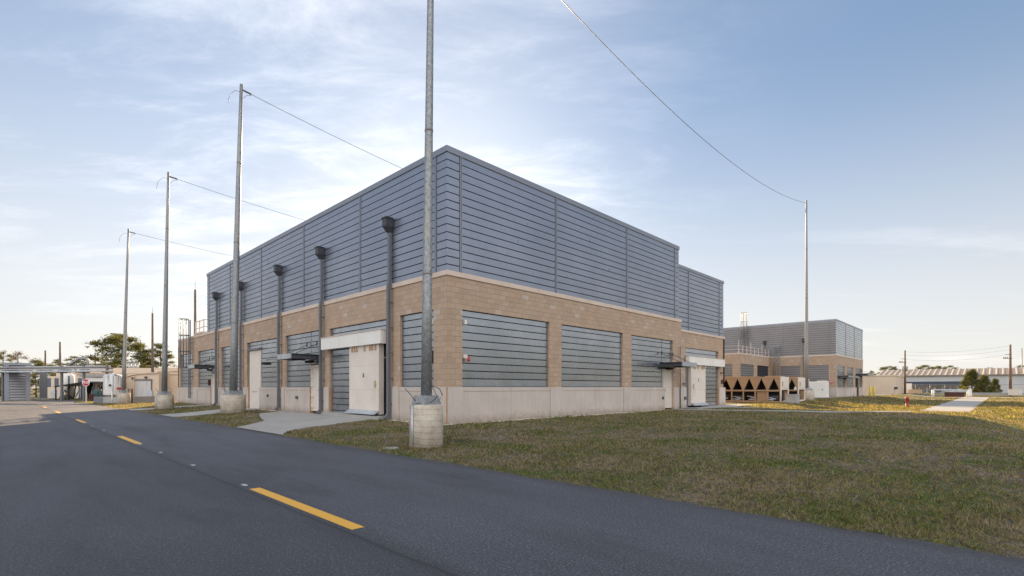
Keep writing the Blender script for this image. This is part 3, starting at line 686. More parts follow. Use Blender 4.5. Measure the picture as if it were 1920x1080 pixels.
mb = MB(); L1.box(mb, 4.0, 9.28, -.3, .13, -.3, .42); mb.build('threshold', 'conc', B)
slide_door(L1, 4.42, 6.98, .19, 3.2, B, 4.68, 1); hood(L1, 4.04, 9.56, 3.2, 3.77, B)
mb = MB(); L1.box(mb, 3.99, 4.30, -.1, 3.75, -.2, -.1); mb.build('jamb_panel', 'dark', B)
slide_door(R2, 1.75, 4.0, .15, 2.86, B, 2.05, 1); hood(R2, 1.15, 7.0, 2.86, 3.4, B)
mb = MB(); R2.box(mb, 1.26, 1.72, .0, 2.85, -.12, -.02); mb.build('jamb_panel', 'gutter', B)
canopy(L1, 10.42, 12.1, 2.98, 1.4, B); canopy(L1, 27.85, 29.5, 2.98, 1.35, B); canopy(R1, 16.0, 17.95, 2.78, 1.4, B)
for u in (3.63, 9.87, 15.25, 21.68, 27.0): downspout(L1, u, 8.32, 5.66, B, bot=.06)
# thin pipe beside the canopy on the right side
mb = MB(); mb.tube([R1.p(18.45, .02, .14), R1.p(18.45, 3.95, .14)], .035, 8); mb.build('vent_pipe', 'gutter', B)
# small fittings
def fitting(name, F, u, z, w_, h_, d0, d1, mat, lab=None):
    mb = MB(); F.box(mb, u-w_/2, u+w_/2, z-h_/2, z+h_/2, d0, d1); o = mb.build(name, mat, B)
    if lab: o['label'] = lab
    return o
fitting('junction_box', R1, .88, 3.82, .09, .17, -.1, .05, 'white', 'small white box near the top of the first right bay')
o = fitting('warning_strobe', R1, .86, 2.52, .16, .14, -.1, .06, 'cream', 'cream alarm fitting with red lens')
mb = MB(); mb.lathe(R1.p(1.0, 2.33, .06), [(.055, 0), (.06, .06), (.045, .17)], 12); mb.build('red_lens', 'red', o)
fitting('junction_box', L1, .88, 3.82, .09, .17, -.1, .05, 'white', 'small white box near the top of the first left bay')
o = fitting('wall_speaker', L1, .92, 2.5, .14, .5, -.1, .04, 'dark', 'dark stacked fittings in the first left bay')
fitting('hose_valve', L1, 13.0, .8, .14, .16, .04, .14, 'gutter'); fitting('hose_valve', L1, 17.2, .85, .07, .16, .04, .12, 'dark')
fitting('hose_valve', R1, 16.35, .72, .10, .16, .04, .10, 'dark'); fitting('call_box', R2, 7.25, 1.78, .34, .30, .01, .05, 'brown')
fitting('security_camera', R2, 7.0, 2.42, .10, .08, .0, .25, 'dark'); fitting('conduit_box', R2, .95, .65, .12, .2, .08, .2, 'gutter'); fitting('conduit_box', R2, 1.0, 1.6, .3, .12, .01, .1, 'gutter')
mb = MB(); mb.tube([L1.p(26.0, 1.42, .12), L1.p(25.2, 1.42, .14), L1.p(25.2, .55, .12)], .02, 6); L1.box(mb, 25.1, 25.3, .42, .58, .04, .16); mb.build('hose_pipe', 'gutter', B)
o = fitting('call_box', L1, 29.25, 1.72, .22, .42, -.05, .1, 'brown')
# floodlight arm
mb = MB(); mb.tube([L1.p(15.5, 3.0, .0), L1.p(15.75, 3.0, .35), L1.p(16.2, 2.95, .5)], .03, 6); L1.box(mb, 16.0, 16.6, 2.68, 2.82, .3, .65, 1); mb.build('wall_light', ['galv', 'black'], B)
# caged roof ladder
o = cage_ladder('roof_ladder', L1, 34.0, .45, 7.0, 3.0, B, .2, 'gutter'); 
mb = MB()
for z in (5.75, 6.25, 6.8):
    mb.tube([(.1, 33.7, z), (.1, 32.0, z-.05), (.1, 31.2, z+.0)], .035, 6); mb.tube([(1.5, 33.7, z), (1.5, 31.2, z)], .035, 6); mb.tube([(.1, 31.2, z), (1.5, 31.2, z)], .035, 6)
for x, y in ((.1, 33.6), (.1, 31.2), (1.5, 33.6), (1.5, 31.2), (.1, 32.4)): mb.box(x-.03, x+.03, y-.03, y+.03, 5.1, 6.85)
mb.box(0, 1.6, 31.2, 33.8, 5.72, 5.85)
mb.build('roof_platform', 'coping', B)

# ======================= lightning masts
def mast_mesh(rb, hb, top, lean, piern=None):
    pass
def wire_pole(x, y, dia, hb, top, lean, label, conduit_ang, nface=40, rp=.15):
    z0 = H(x, y)
    P0 = thing('lightning_mast', label, 'mast', (x, y, z0), 0, 'tall steel masts on round concrete piers')
    mb = MB(); R = dia/2; prof = [(R, -.25), (R, hb-.03), (R-.03, hb)]; mb.lathe((0, 0, 0), prof, 32); mb.build('concrete_pier', 'pier', P0)
    mb = MB(); a, b = .29*dia/.85, .235*dia/.85
    ang = math.radians(8); q = lambda s_, z: [(s_*math.cos(ang+k*math.pi/2+math.pi/4)*1.3, s_*math.sin(ang+k*math.pi/2+math.pi/4)*1.3, z) for k in range(4)]
    lo, hi = q(a, hb), q(b, hb+.24)
    for i in range(4): mb.poly([lo[i], lo[(i+1) % 4], hi[(i+1) % 4], hi[i]])
    mb.poly(hi); mb.build('base_cover', 'galv', P0)
    mb = MB(); h = top-z0; k1 = hb+.2; n = 7
    pts = [(lean*(t**1.2), 0, k1+(h-k1)*t) for t in np.linspace(0, 1, n)]
    mb.tube(pts, rp, 20, r2=rp*.42); o = mb.build('pole', 'galv', P0)
    for t in (.22, .48, .74):
        mb = MB()
        rr = rp+(rp*.42-rp)*t; c = (lean*t**1.2, 0, k1+(h-k1)*t); mb.tube([c, (c[0], 0, c[2]+.05)], rr+.008, 16); mb.build('slip_joint', 'galv_top', P0)
    mb = MB(); ca = conduit_ang; cx_, cy_ = math.cos(ca)*(R+.025), math.sin(ca)*(R+.025)
    mb.tube([(cx_, cy_, -.1), (cx_, cy_, hb-.03)], .026, 8); mb.build('conduit', 'steelb', P0)
    mb = MB(); t1 = [(cx_*.95, cy_*.95, hb-.02), (cx_*.7, cy_*.7, hb+.03), (cx_*.2, cy_*.2-.28, hb+.04), (.10, -.34, hb+.2), (.08, -.2, hb+.42), (.05, -.16, hb+.5)]
    mb.tube(t1, .011, 6); mb.tube([(.16, -.05, hb+.5), (.34, -.12, hb+.42), (.42, -.15, hb+.25), (.36, -.12, hb+.14)], .011, 6)
    mb.tube([(-.28, .12, hb+.1), (-.38, .2, hb+.28), (-.50, .25, hb+.42)], .011, 6); mb.build('ground_cable', 'dark', P0)
    if lean:
        tx = lean; mb = MB(); mb.tube([(tx, 0, h-.45), (tx-.35, -.05, h-.5), (tx-.65, -.1, h-.9), (tx-.72, -.1, h-1.4)], .012, 5)
        mb.tube([(tx+.1, 0, h-.75), (tx+.3, 0, h-.5), (tx+.55, 0, h-.42)], .012, 5); mb.build('cable_tail', 'gutter', P0)
    return Vector((x+lean, y, top-.28))
import_masts = []
ca = math.atan2(-FV.y*.9-RV.y*.42, -FV.x*.9-RV.x*.42)
T1 = wire_pole(-3.55, -3.60, 0.89, 1.14, 15.9, .2, 'nearest tall galvanised mast standing on its concrete pier in front of the building corner', math.atan2(-FV.y*.75-RV.y*.66, -FV.x*.75-RV.x*.66), rp=.147)
T2 = wire_pole(-2.15, 16.6, 1.25, 1.06, 18.7, .42, 'tall galvanised mast on the grass between the concrete drive and the narrow path', ca-.9, rp=.21)
T3 = wire_pole(-3.24, 27.7, 1.12, 1.06, 16.6, .24, 'tall galvanised mast whose pier stands beside the far path left of the caged ladder', ca, rp=.18)
T4 = wire_pole(-2.98, 45.5, 1.05, 1.06, 16.6, .36, 'tall galvanised mast beside the low containment wall and the streaked white tank', ca+.5, rp=.18)
T5 = wire_pole(42.7, -1.2, 1.30, 1.02, 19.3, -.05, 'tall galvanised mast in front of the tan chillers right of the building', ca, rp=.17)
def wire(a, b, sag, label, n=40, r=.015):
    mb = MB(); a = Vector(a); b = Vector(b); pts = []
    for i in range(n+1):
        t = i/n; p = a.lerp(b, t); p.z -= 4*sag*t*(1-t); pts.append(p)
    mb.tube(pts, r, 5)
    mb.tube([pts[0], a.lerp(b, .012)-Vector((0, 0, 4*sag*.012))], .05, 6)
    tag(mb.build('overhead_wire', 'gutter'), label, 'wire', 'sagging wires between the masts')
wire(T1, T5, 1.8, 'long wire sagging across the right sky to the mast by the chillers')
wire(T2, (41.5, 17.5, 18.0), 1.25, 'wire leaving the top of the second nearest mast behind the roof')
wire(T3, (41.5, 29.5, 17.0), 1.2, 'wire leaving the top of the mast left of the caged ladder')
wire(T4, (41.5, 46.5, 16.6), 1.0, 'wire leaving the top of the farthest mast by the tank')
mb = MB(); mb.box(-.17, .17, -.12, .12, -.1, .03); tag(mb.build('concrete_marker', 'conc', None, (-4.35, -3.15, H(-4.35, -3.15))), 'small flat concrete marker in the grass left of the nearest pier', 'marker')

# ======================= second building
c2 = (64.14, .76)
B = B2 = thing('industrial_building', 'smaller matching block and grey metal building at the right behind the chillers', 'building')
La = Face(c2, (0, 1), (-1, 0)); Ra = Face(c2, (1, 0), (0, -1)); Z0 = .02
wx, wy = 52.4, 8.52; Lw = Face((wx, wy), (0, 1), (-1, 0)); Rw = Face((wx, wy), (1, 0), (0, -1))
LO2 = [(.8, 3.1, 1.36, 4.3), (4.1, 6.55, 1.36, 4.3)]; RO2 = [(.9, 5.3, 1.36, 4.25), (6.6, 10.8, 1.36, 4.22), (12.2, 17.0, 1.36, 4.2)]
mb = MB(); wall(mb, La, 0, wy-c2[1], 1.36, 5.48, LO2); wall(mb, Ra, 0, 17.8, 1.36, 5.48, RO2)
RW = [(.25, 5.0, 1.36, 4.3), (6.2, 10.9, 1.36, 4.3)]; LW = [(.9, 2.2, 1.36, 4.3)]
wall(mb, Rw, 0, 11.74, 1.36, 5.48, RW); wall(mb, Lw, 0, 14, 1.36, 5.48, LW)
mb.box(81.7, 81.94, .8, 36, 0, 5.48); mb.build('block_wall', 'block', B)
for F_, u1, m0, in ((La, wy-c2[1], 1), (Ra, 17.8, 1), (Rw, 11.74, 1), (Lw, 14, 1)): capstrip('coping', F_, 0, u1, 5.48, 5.66, -.28, .045, B, 'coping', m0, 0)
plinth(La, 0, wy-c2[1], [(0, .8), (3.1, 4.1), (6.55, wy-c2[1])], [], [], B); plinth(Ra, 0, 17.8, [(0, .9), (5.3, 6.6), (10.8, 12.2), (17.0, 17.8)], [3.1, 8.7], [(12.9, 14.6)], B)
plinth(Rw, 0, 11.74, [(0, .25), (5.0, 6.2), (10.9, 11.74)], [], [], B); plinth(Lw, 0, 14, [], [], [], B)
LUb = Face((c2[0]+.04, c2[1]+.04), (0, 1), (-1, 0)); RUb = Face((c2[0]+.04, c2[1]+.04), (1, 0), (0, -1))
cladding(LUb, 0, 32, 5.66, ZT, [.7, 6.2, 12.2, 18.3, 24.3], B, 1, 0, 'clad_far'); cladding(RUb, 0, 17.35, 5.66, ZT, [5.6, 11.2, 16.9], B, 1, 0, 'infill')  # front takes the paler finish, bright horizon reflection put into its colour
capstrip('parapet_cap', LUb, 0, 32, ZT, 10.22, -.4, .105, B, 'cap', 1, 0); capstrip('parapet_cap', RUb, 0, 17.4, ZT, 10.22, -.4, .105, B, 'cap', 1, 0)
mb = MB(); mb.box(c2[0]+.1, 81.5, c2[1]+.1, 32.7, 4.8, 10.1); mb.box(wx+.25, c2[0]+.1, wy+.25, 22.4, 4.8, 5.3); mb.build('roof', 'roofm', B)
infill(La, *LO2[0], B, 'clad_far'); infill(La, *LO2[1], B, 'clad_far'); infill(Rw, .25, 5.0, 1.36, 4.3, B, 'clad_far'); infill(Lw, .9, 2.2, 1.36, 4.3, B, 'clad_far')
mb = MB(); Rw.box(mb, 6.2, 10.9, 1.36, 4.3, -.3, -.22)
for k in range(24): Rw.box(mb, 6.25+k*.195, 6.32+k*.195, 1.4, 4.25, -.22, -.12)
mb.build('louver', 'dark', B)
infill(Ra, *RO2[0], B); infill(Ra, *RO2[1], B); infill(Ra, 14.7, 17.0, 1.36, 4.2, B); mb = MB(); Ra.box(mb, 12.9, 14.6, .05, 3.0, -.2, -.12); mb.build('door', 'black', B)
infill(Ra, 12.2, 14.7, 3.05, 4.2, B)
canopy(Ra, 1.0, 7.2, 2.85, 1.2, B); canopy(Ra, 12.6, 17.2, 3.35, 1.4, B)
downspout(La, 3.65, 7.9, 5.66, B, bot=.1); downspout(LUb, 8.5, 7.9, 6.2, B, bot=5.8)
mb = MB(); La.box(mb, .22, 1.0-.3, 1.95, 2.25, .01, .05, 0)
for k in range(4): La.box(mb, .29+k*.1, .36+k*.1, 2.05, 2.15, .05, .055, 1)
o = mb.build('wall_sign', ['red', 'lett'], B); o['label'] = 'small red sign with white characters'
cage_ladder('wall_ladder', La, 6.95, 1.0, 7.0, 2.4, B, .15); cage_ladder('roof_ladder', Face((c2[0], c2[1]), (0, 1), (-1, 0)), 11.2, 5.8, 12.1, 8.2, B, .2)
mb = MB()
for z in (6.1, 6.55):
    mb.tube([(wx+.2, wy+.2, z), (c2[0]-.4, wy+.2, z)], .025, 5); mb.tube([(wx+.2, wy+.2, z), (wx+.2, 22, z)], .025, 5)
for k in range(9): x = wx+.2+k*1.4; mb.box(x-.03, x+.03, wy+.17, wy+.23, 5.6, 6.6 if k % 3 else 7.2)
for k in range(5): y = wy+2+k*2.5; mb.box(wx+.17, wx+.23, y-.03, y+.03, 5.6, 6.6)
mb.build('guard_rail', 'coping', B)

# ======================= chillers
def chiller(x, y, label):
    t = thing('chiller', label, 'chiller', (x, y, H(x, y)+.02), 0, 'tan chillers beside the building'); Ln, W, Hh = 6.0, 2.2, 2.2; mid = 1.0
    mb = MB()
    for z in (.0, mid-.06, Hh-.14): 
        for xx in (0, W-.1): mb.box(xx, xx+.1, 0, Ln, z+.02, z+.16)
    for k in range(7):
        yy = min(k, 6)*1.0-.0
        for xx in (0.005, W-.095): mb.box(xx, xx+.09, max(0, yy-.05), yy+.06, .16, mid-.06)
    mb.box(.1, W-.1, 0, Ln, .05, .09); mb.build('frame', 'chill', t)
    for k in range(6):
        y0 = k*1.0+.03; y1 = y0+.94; ym = (y0+y1)/2; mb = MB(); zb, zt = mid+.1, Hh-.12
        # tan end sheet with a triangular opening between neighbouring coils
        for xx in (.02, W-.02):
            mb.poly([(xx, y0-.03, zb), (xx, y0+.04, zb), (xx, ym, zt), (xx, y0-.03, zt)]); mb.poly([(xx, y1+.03, zb), (xx, y1-.04, zb), (xx, ym, zt), (xx, y1+.03, zt)])
        mb.build('end_sheet', 'chill', t)
        mb = MB()
        mb.poly([(.06, y0+.05, zb), (W-.06, y0+.05, zb), (W-.06, ym-.01, zt), (.06, ym-.01, zt)]); mb.poly([(.06, y1-.05, zb), (W-.06, y1-.05, zb), (W-.06, ym+.01, zt), (.06, ym+.01, zt)])
        mb.build('coil', 'black', t)
        if k % 2 == 0: mb = MB(); mb.box(.1, W-.1, y0+.2, y1+.3, Hh, Hh+.09); mb.build('fan_deck', 'chill', t)
    mb = MB(); mb.box(0, W, -.06, 0, mid+.1, Hh+.02); mb.box(.0, .2, -.06, 0, .0, mid+.1); mb.box(W-.2, W, -.06, 0, .0, mid+.1); mb.box(.2, W-.2, -.055, 0, .0, .16); mb.build('end_panel', 'cream', t)
    mb = MB(); mb.box(.25, W-.25, -.09, -.06, mid+.25, Hh-.15); mb.build('cabinet_door', 'cream', t)
    mb = MB(); mb.box(.30, .38, -.12, -.09, mid+.4, mid+.8); mb.build('latch', 'dark', t)
    for k in range(4):
        mb = MB(); yy = .4+k*1.35; mb.tube([(.7, yy, .45), (.7, yy+.85, .45)], .2, 12, m=1); mb.tube([(.25, yy, .3), (.25, yy+1.0, .55)], .05, 8, m=0); mb.tube([(.3, yy+.2, .25), (.3, yy+.9, .25)], .07, 8)
        mb.build('compressor', ['steelb', 'dark'], t)
    mb = MB(); mb.box(.14, .5, 1.05, 1.9, .17, .92); mb.build('control_box', 'chill', t)
    mb = MB(); mb.box(1.2, 2.0, .3, 5.7, .1, mid); mb.build('evaporator', 'black', t)
    return t
chiller(34.5, -1.25, 'long tan chiller nearest the building with a row of dark V shaped coils')
chiller(39.6, -1.25, 'second tan chiller further right partly hidden by the nearer chiller')
mb = MB(); mb.box(0, 1.0, 0, .8, 0, .72); mb.box(-.03, 1.03, -.03, .83, .72, .78); o = mb.build('electrical_box', 'roofm', None, (34.0, -2.6, H(34, -2.6))); tag(o, 'grey utility box on the grass in front of the near chiller', 'utility box')
t = thing('generator_unit', 'white cabinet unit standing against the second building wall', 'generator', (61.0, 1.2, H(61, 1)))
mb = MB(); mb.box(0, 1.6, 0, 3.6, .1, 2.1); mb.build('cabinet', 'white', t)
mb = MB(); mb.box(.1, 1.5, 2.2, 3.5, 2.1, 2.45); mb.box(.1, 1.5, .1, 1.0, 2.1, 2.2); mb.build('top_hood', 'white', t)
for k in range(3): mb = MB(); mb.box(-.02, 0, .15+k*1.15, 1.2+k*1.15, .3, 1.95); o = mb.build('access_door', 'white', t); mb = MB(); mb.box(-.05, -.02, .3+k*1.15, .4+k*1.15, 1.0, 1.15); mb.build('handle', 'dark', o)
mb = MB(); mb.box(-.2, 1.8, -.2, 3.8, -.1, .1); mb.build('pad', 'conc', t)
for i, (x, lab) in enumerate(((D(1611.5, 727, 74).x, 'yellow bollard left of the pair by the dark doorway of the far building'), (D(1621, 727, 76).x, 'yellow bollard right of the pair at the far building corner'))):
    mb = MB(); mb.lathe((0, 0, 0), [(.13, -.1), (.13, 1.35), (.1, 1.43), (.03, 1.47)], 16); tag(mb.build('bollard', 'ylw', None, (x, -.9, H(x, -.9))), lab, 'bollard', 'yellow bollards')
# ======================= hydrant
t = thing('fire_hydrant', 'red fire hydrant standing on the sunlit grass', 'hydrant', (42.9, -8.8, H(42.9, -8.8))); t.scale = (1.3, 1.3, 1.3)
mb = MB(); mb.lathe((0, 0, 0), [(.14, 0), (.14, .05), (.085, .06), (.08, .48), (.11, .5), (.11, .53)], 16); mb.build('barrel', 'hyd', t)
mb = MB(); mb.lathe((0, 0, .53), [(.12, 0), (.115, .06), (.08, .12), (.03, .15), (.025, .2)], 16); mb.build('bonnet', 'hyd', t)
for a in (0, math.pi, -math.pi/2): mb = MB(); mb.tube([(0, 0, .4), (.15*math.cos(a), .15*math.sin(a), .4)], .05, 10); mb.build('outlet_cap', 'hyd', t)

# ======================= trees
def pine(x, y, h, w_, label, kind='pine', z0=-.26, seed=0, flat=True, leaf='leaf', cat='tree', base=.35, dens=1., grp='pines beyond the yard'):
    R_ = random.Random(seed); t = thing('pine_tree' if kind == 'pine' else kind, label, cat, (x, y, z0), 0, grp)
    mb = MB(); k = 6; bend = R_.uniform(-.05, .05)*h
    tr = [Vector((bend*(i/k)**2+R_.uniform(-.01, .01)*h, R_.uniform(-.01, .01)*h, h*.94*i/k)) for i in range(k+1)]
    mb.tube(tr, h*.02+.05, 8, r2=.03); cl = []
    nl = int(15*dens)+4
    for i in range(nl):
        f = base+(.97-base)*(i+R_.random())/nl; p0 = tr[0].lerp(tr[-1], f); p0 = tr[min(k-1, int(f*k))].lerp(tr[min(k, int(f*k)+1)], f*k-int(f*k))
        a = i*2.4+R_.uniform(-.5, .5); env = math.sin(min(1, max(.12, (1.08-f)/(1.08-base)))*math.pi*.62) if cat == 'tree' else max(.1, 1.02-f)**.75
        L_ = w_*.5*env*R_.uniform(.55, 1.12); rise = R_.uniform(.1, .45)*L_*(.5 if flat else .2)
        p1 = p0+Vector((math.cos(a)*L_*.5, math.sin(a)*L_*.5, rise*.3)); p2 = p0+Vector((math.cos(a)*L_, math.sin(a)*L_, rise))
        mb.tube([p0, p1, p2], max(.02, h*.005), 5, r2=.02)
        cl.append((p2, w_*.10)); cl.append((p1.lerp(p2, .4)+Vector((R_.uniform(-.1, .1), R_.uniform(-.1, .1), .03))*w_, w_*.085))
        for _ in range(2):
            q = p1.lerp(p2, R_.uniform(.2, 1))+Vector((R_.gauss(0, .05), R_.gauss(0, .05), R_.gauss(.01, .02)))*w_; mb.tube([p1, q], .025, 4); cl.append((q, w_*R_.uniform(.05, .09)))
    cl.append((tr[-1], w_*.09))
    mb.build('trunk', 'bark', t)
    V = []; Fc = []
    for c, r in cl:
        n = int(95*dens)
        for _ in range(n):
            d_ = Vector((R_.gauss(0, 1), R_.gauss(0, 1), R_.gauss(0, .42 if flat else .8)))*.52*r; p = c+d_; s_ = R_.uniform(.35, 1.)*r*.33
            a1 = Vector((R_.uniform(-1, 1), R_.uniform(-1, 1), R_.uniform(-.6, .6))).normalized()*s_; a2 = Vector((R_.uniform(-1, 1), R_.uniform(-1, 1), R_.uniform(-1, 1))).normalized()*s_*.6
            i = len(V); V += [tuple(p-a1), tuple(p+a2), tuple(p+a1)]; Fc.append((i, i+1, i+2))
    me = bpy.data.meshes.new('crown'); me.from_pydata(V, [], Fc); me.materials.append(MT[leaf]); o = bpy.data.objects.new('crown', me); C.objects.link(o); o.parent = t
    return t
def at(px, t): p = D(px, 727, t); return p.x, p.y
def treeat(px, t, ytop, wpx, lab, **k):
    x, y = at(px, t); z0 = k.pop('z0', -.26); h = (727-ytop)/944*t+1.33-z0; pine(x, y, h, wpx*t/944, lab, z0=z0, **k)
treeat(232, 100, 624, 128, 'tallest broad pine behind the tan buildings at the left', seed=3, base=.30, dens=1.3)
treeat(303, 105, 640, 62, 'pine with a rounded crown just left of the building wall', seed=8, base=.25, dens=1.5)
treeat(190, 112, 668, 44, 'low dense pine growing under the left side of the tallest pine', seed=5, base=.35, dens=.8)
treeat(262, 112, 672, 40, 'low pine between the two larger pines', seed=6, base=.35, dens=.8)
treeat(140, 120, 665, 56, 'small pine behind the bent duct', seed=9, base=.35, dens=1.)
treeat(110, 125, 670, 40, 'small pine right of the second rusty pole', seed=12, base=.3, dens=1.1)
treeat(78, 115, 673, 62, 'low dark tree behind the pipe rack', seed=14, base=.1, dens=1.5, flat=False)
treeat(2, 90, 654, 46, 'tall tree cut by the left edge of the picture', seed=15, base=.1, dens=1.3, flat=False)
treeat(34, 100, 656, 56, 'leafless reddish tree above the grey louvered cabin', seed=17, base=.2, dens=.8, leaf='leaf_dry', flat=False)
treeat(68, 84, 700, 26, 'leafy tree between the louvered cabin and the grey column', seed=18, base=.05, dens=1.3, flat=False)
treeat(8, 84, 690, 30, 'brown leafy undergrowth tree left of the louvered cabin', seed=19, base=.05, dens=1., flat=False)
G2 = 'pines beyond the long shed'
treeat(1668, 190, 685, 44, 'flat topped pine left of the near utility pole', seed=21, base=.55, z0=0, grp=G2)
treeat(1733, 195, 683, 46, 'leftmost pine of the clump behind the long shed roof', seed=22, base=.5, z0=0, grp=G2)
treeat(1758, 200, 684, 40, 'middle pine of the clump behind the long shed roof', seed=23, base=.5, z0=0, grp=G2)
treeat(1781, 195, 683, 32, 'rightmost yellowish pine of the clump behind the long shed roof', seed=24, base=.5, z0=0, grp=G2)
treeat(1854, 200, 687, 24, 'small pine crown showing over the long shed roof', seed=25, base=.55, z0=0, grp=G2)
treeat(1914, 185, 682, 30, 'pine at the right edge behind the steel pole', seed=26, base=.5, z0=0, grp=G2)
treeat(1633, 180, 693, 22, 'pine peeping over the tan shed beside the far building', seed=27, base=.5, z0=0, grp=G2)
treeat(1822, 101, 692, 40, 'tallest dark bush in front of the long shed', kind='bush', cat='bush', seed=31, base=.0, dens=2.6, flat=False, leaf='leaf_g', z0=.1, grp='bushes in front of the long shed')
treeat(1845, 101, 703, 34, 'rounded middle bush in front of the long shed', kind='bush', cat='bush', seed=32, base=.0, dens=2.6, flat=False, leaf='leaf_g', z0=.1, grp='bushes in front of the long shed')
treeat(1866, 101, 709, 22, 'lowest dark bush at the right of the three', kind='bush', cat='bush', seed=33, base=.0, dens=2.6, flat=False, leaf='leaf_g', z0=.1, grp='bushes in front of the long shed')
treeat(1808, 93, 724, 15, 'small yellow green shrub beside the dark pit', kind='shrub', cat='shrub', seed=34, base=.0, dens=2.2, flat=False, leaf='leaf_y', z0=.1, grp='shrubs')
# ======================= poles
def rusty(px, py, t, label, r=.16, spike=False):
    p = D(px, py, t); T = thing('rusty_pole', label, 'pole', (p.x, p.y, -.26), 0, 'rusty brown poles behind the yard'); h = p.z+.26
    mb = MB(); mb.tube([(0, 0, -.2), (0, 0, h)], r*1.35, 10, r2=r*.8); mb.build('shaft', 'rust', T)
    if spike: mb = MB(); mb.tube([(0, 0, h), (0, 0, h+.9)], .02, 5); mb.build('air_terminal', 'gutter', T)
rusty(366, 543, 62, 'rusty pole with a spike rising behind the caged ladder', .15, True)
rusty(286, 587, 75, 'rusty pole rising between the two pines', .15, True)
rusty(112.5, 641, 88, 'rusty pole above the pipe rack, tallest left of the stop sign', .16)
rusty(85, 657, 108, 'rusty pole nearest the left edge of the picture', .18)
rusty(178.5, 661, 120, 'thin rusty pole left of the broad pine', .16)
def upole(px, py, t, label, r=.17, mat='wood', tr=True, arms=True):
    p = D(px, py, t); z0 = .0; T = thing('utility_pole', label, 'utility pole', (p.x, p.y, z0)); h = p.z-z0
    T.rotation_euler = (0, 0, math.atan2(RV.y, RV.x))
    mb = MB(); mb.tube([(0, 0, -.3), (0, 0, h)], r*1.4, 10, r2=r*.8); mb.build('shaft', mat, T)
    if arms:
        mb = MB(); mb.box(-1.3, .3, -.06, .06, h*.72, h*.72+.12); mb.box(-.9, .2, -.06, .06, h*.80, h*.80+.08)
        for x in (-1.2, -.9, -.55): mb.lathe((x, 0, h*.72+.12), [(.05, 0), (.07, .1), (.04, .2)], 8)
        mb.build('crossarm', mat, T)
    if tr:
        for x in (-.42, .42): mb = MB(); mb.tube([(x, 0, h*.52), (x, 0, h*.52+.95)], .22, 12); mb.lathe((x, 0, h*.52+.95), [(.22, 0), (.1, .06), (.05, .2)], 10); mb.build('transformer', 'roofm', T)
    return Vector((p.x, p.y, p.z))
u1 = upole(1697, 657, 108, 'wooden utility pole with two transformer cans in front of the long shed')
u2 = upole(1894.5, 646, 92, 'tall wooden utility pole with a cross arm at the right', tr=False)
u3 = upole(1916, 653, 118, 'slim grey steel pole at the right edge of the picture', .12, 'galv', False, False)
for k, (dz, s_) in enumerate(((-.3, .5), (-1.0, .6), (-1.9, .7))):
    a = u1+Vector((0, 0, dz)); b = u2+Vector((0, 0, dz*.9)); mb = MB(); pts = []
    for i in range(17): q = i/16; p = a.lerp(b, q); p.z -= 4*s_*q*(1-q); pts.append(p)
    mb.tube(pts, .012, 4); tag(mb.build('power_line', 'gutter'), ['topmost power line between the two wooden poles', 'middle power line between the two wooden poles', 'lowest power line between the two wooden poles'][k], 'power line', 'power lines')
# ======================= right distance
X0 = 154.2
def longshed():
    T = thing('long_shed', 'very long pale shed with a ribbed metal roof across the right distance', 'shed', (X0, 0, 0)); y0, y1 = -60, 9.0
    mb = MB(); mb.box(0, 16, y0, y1, -.2, 4.5)
    for k in range(11): mb.box(-.03, 0, y0+.6+k*6.3, y0+.68+k*6.3, 0, 4.5)
    mb.build('wall', 'shedw', T)
    mb = MB(); mb.poly([(-.4, y0-.3, 4.45), (-.4, y1+.3, 4.45), (9, y1+.3, 6.25), (9, y0-.3, 6.25)]); mb.poly([(9, y0-.3, 6.25), (9, y1+.3, 6.25), (18, y1+.3, 4.45), (18, y0-.3, 4.45)])
    mb.box(-.45, -.38, y0-.3, y1+.3, 4.25, 4.5)
    y = y0
    while y < y1:
        mb.poly([(-.4, y, 4.47), (-.4, y+.25, 4.58), (9, y+.25, 6.36), (9, y, 6.27)], 1); mb.poly([(-.4, y+.5, 4.47), (-.4, y+.25, 4.58), (9, y+.25, 6.36), (9, y+.5, 6.27)], 1); y += 1.15
    mb.build('roof', ['shedg', 'shedr'], T)
    mb = MB(); mb.poly([(0, -25.5+18, 2.9), (0, 4, 2.9), (-1.6, 4.3, 1.9), (-1.6, -7.8, 1.9)]); mb.poly([(0, -7.5, 2.85), (0, 4, 2.85), (-1.6, 4.3, 1.85), (-1.6, -7.8, 1.85)]); mb.build('awning', 'blue', T)
    for k in range(7): mb = MB(); mb.box(-.05, 0, 2.2-k*1.5, 3.4-k*1.5, .1, 1.5); mb.build('window', 'glass', T)
    mb = MB(); mb.box(-3, 0, 5.5, 9.0, -.1, 3.3); mb.box(-3.2, .0, 5.3, 9.2, 3.3, 3.45); mb.build('lean_to', 'shedw', T)
longshed()
p = D(1620, 727, 104); q = D(1683, 727, 104)
T = thing('tan_shed', 'low tan flat roofed shed beside the far building at the right', 'shed', (p.x, p.y, 0))
mb = MB(); xx = X0-40-p.x
mb.box(0, 14, q.y-p.y, 10, -.2, 3.65); mb.box(-.12, 14.1, q.y-p.y-.12, 10.1, 3.65, 3.9)
mb.build('wall', 'tan2', T)
for k, (a, b) in enumerate(((-.9, -1.9), (-3.0, -3.9))): mb = MB(); mb.box(-.03, 0, a, b, .4+k*.3, 2.3); mb.build('hatch', 'tan2', T)
mb = MB(); mb.box(0, 1.2, q.y-p.y-.5, q.y-p.y, 1.0, 1.5); mb.build('wall_unit', 'dark', T)
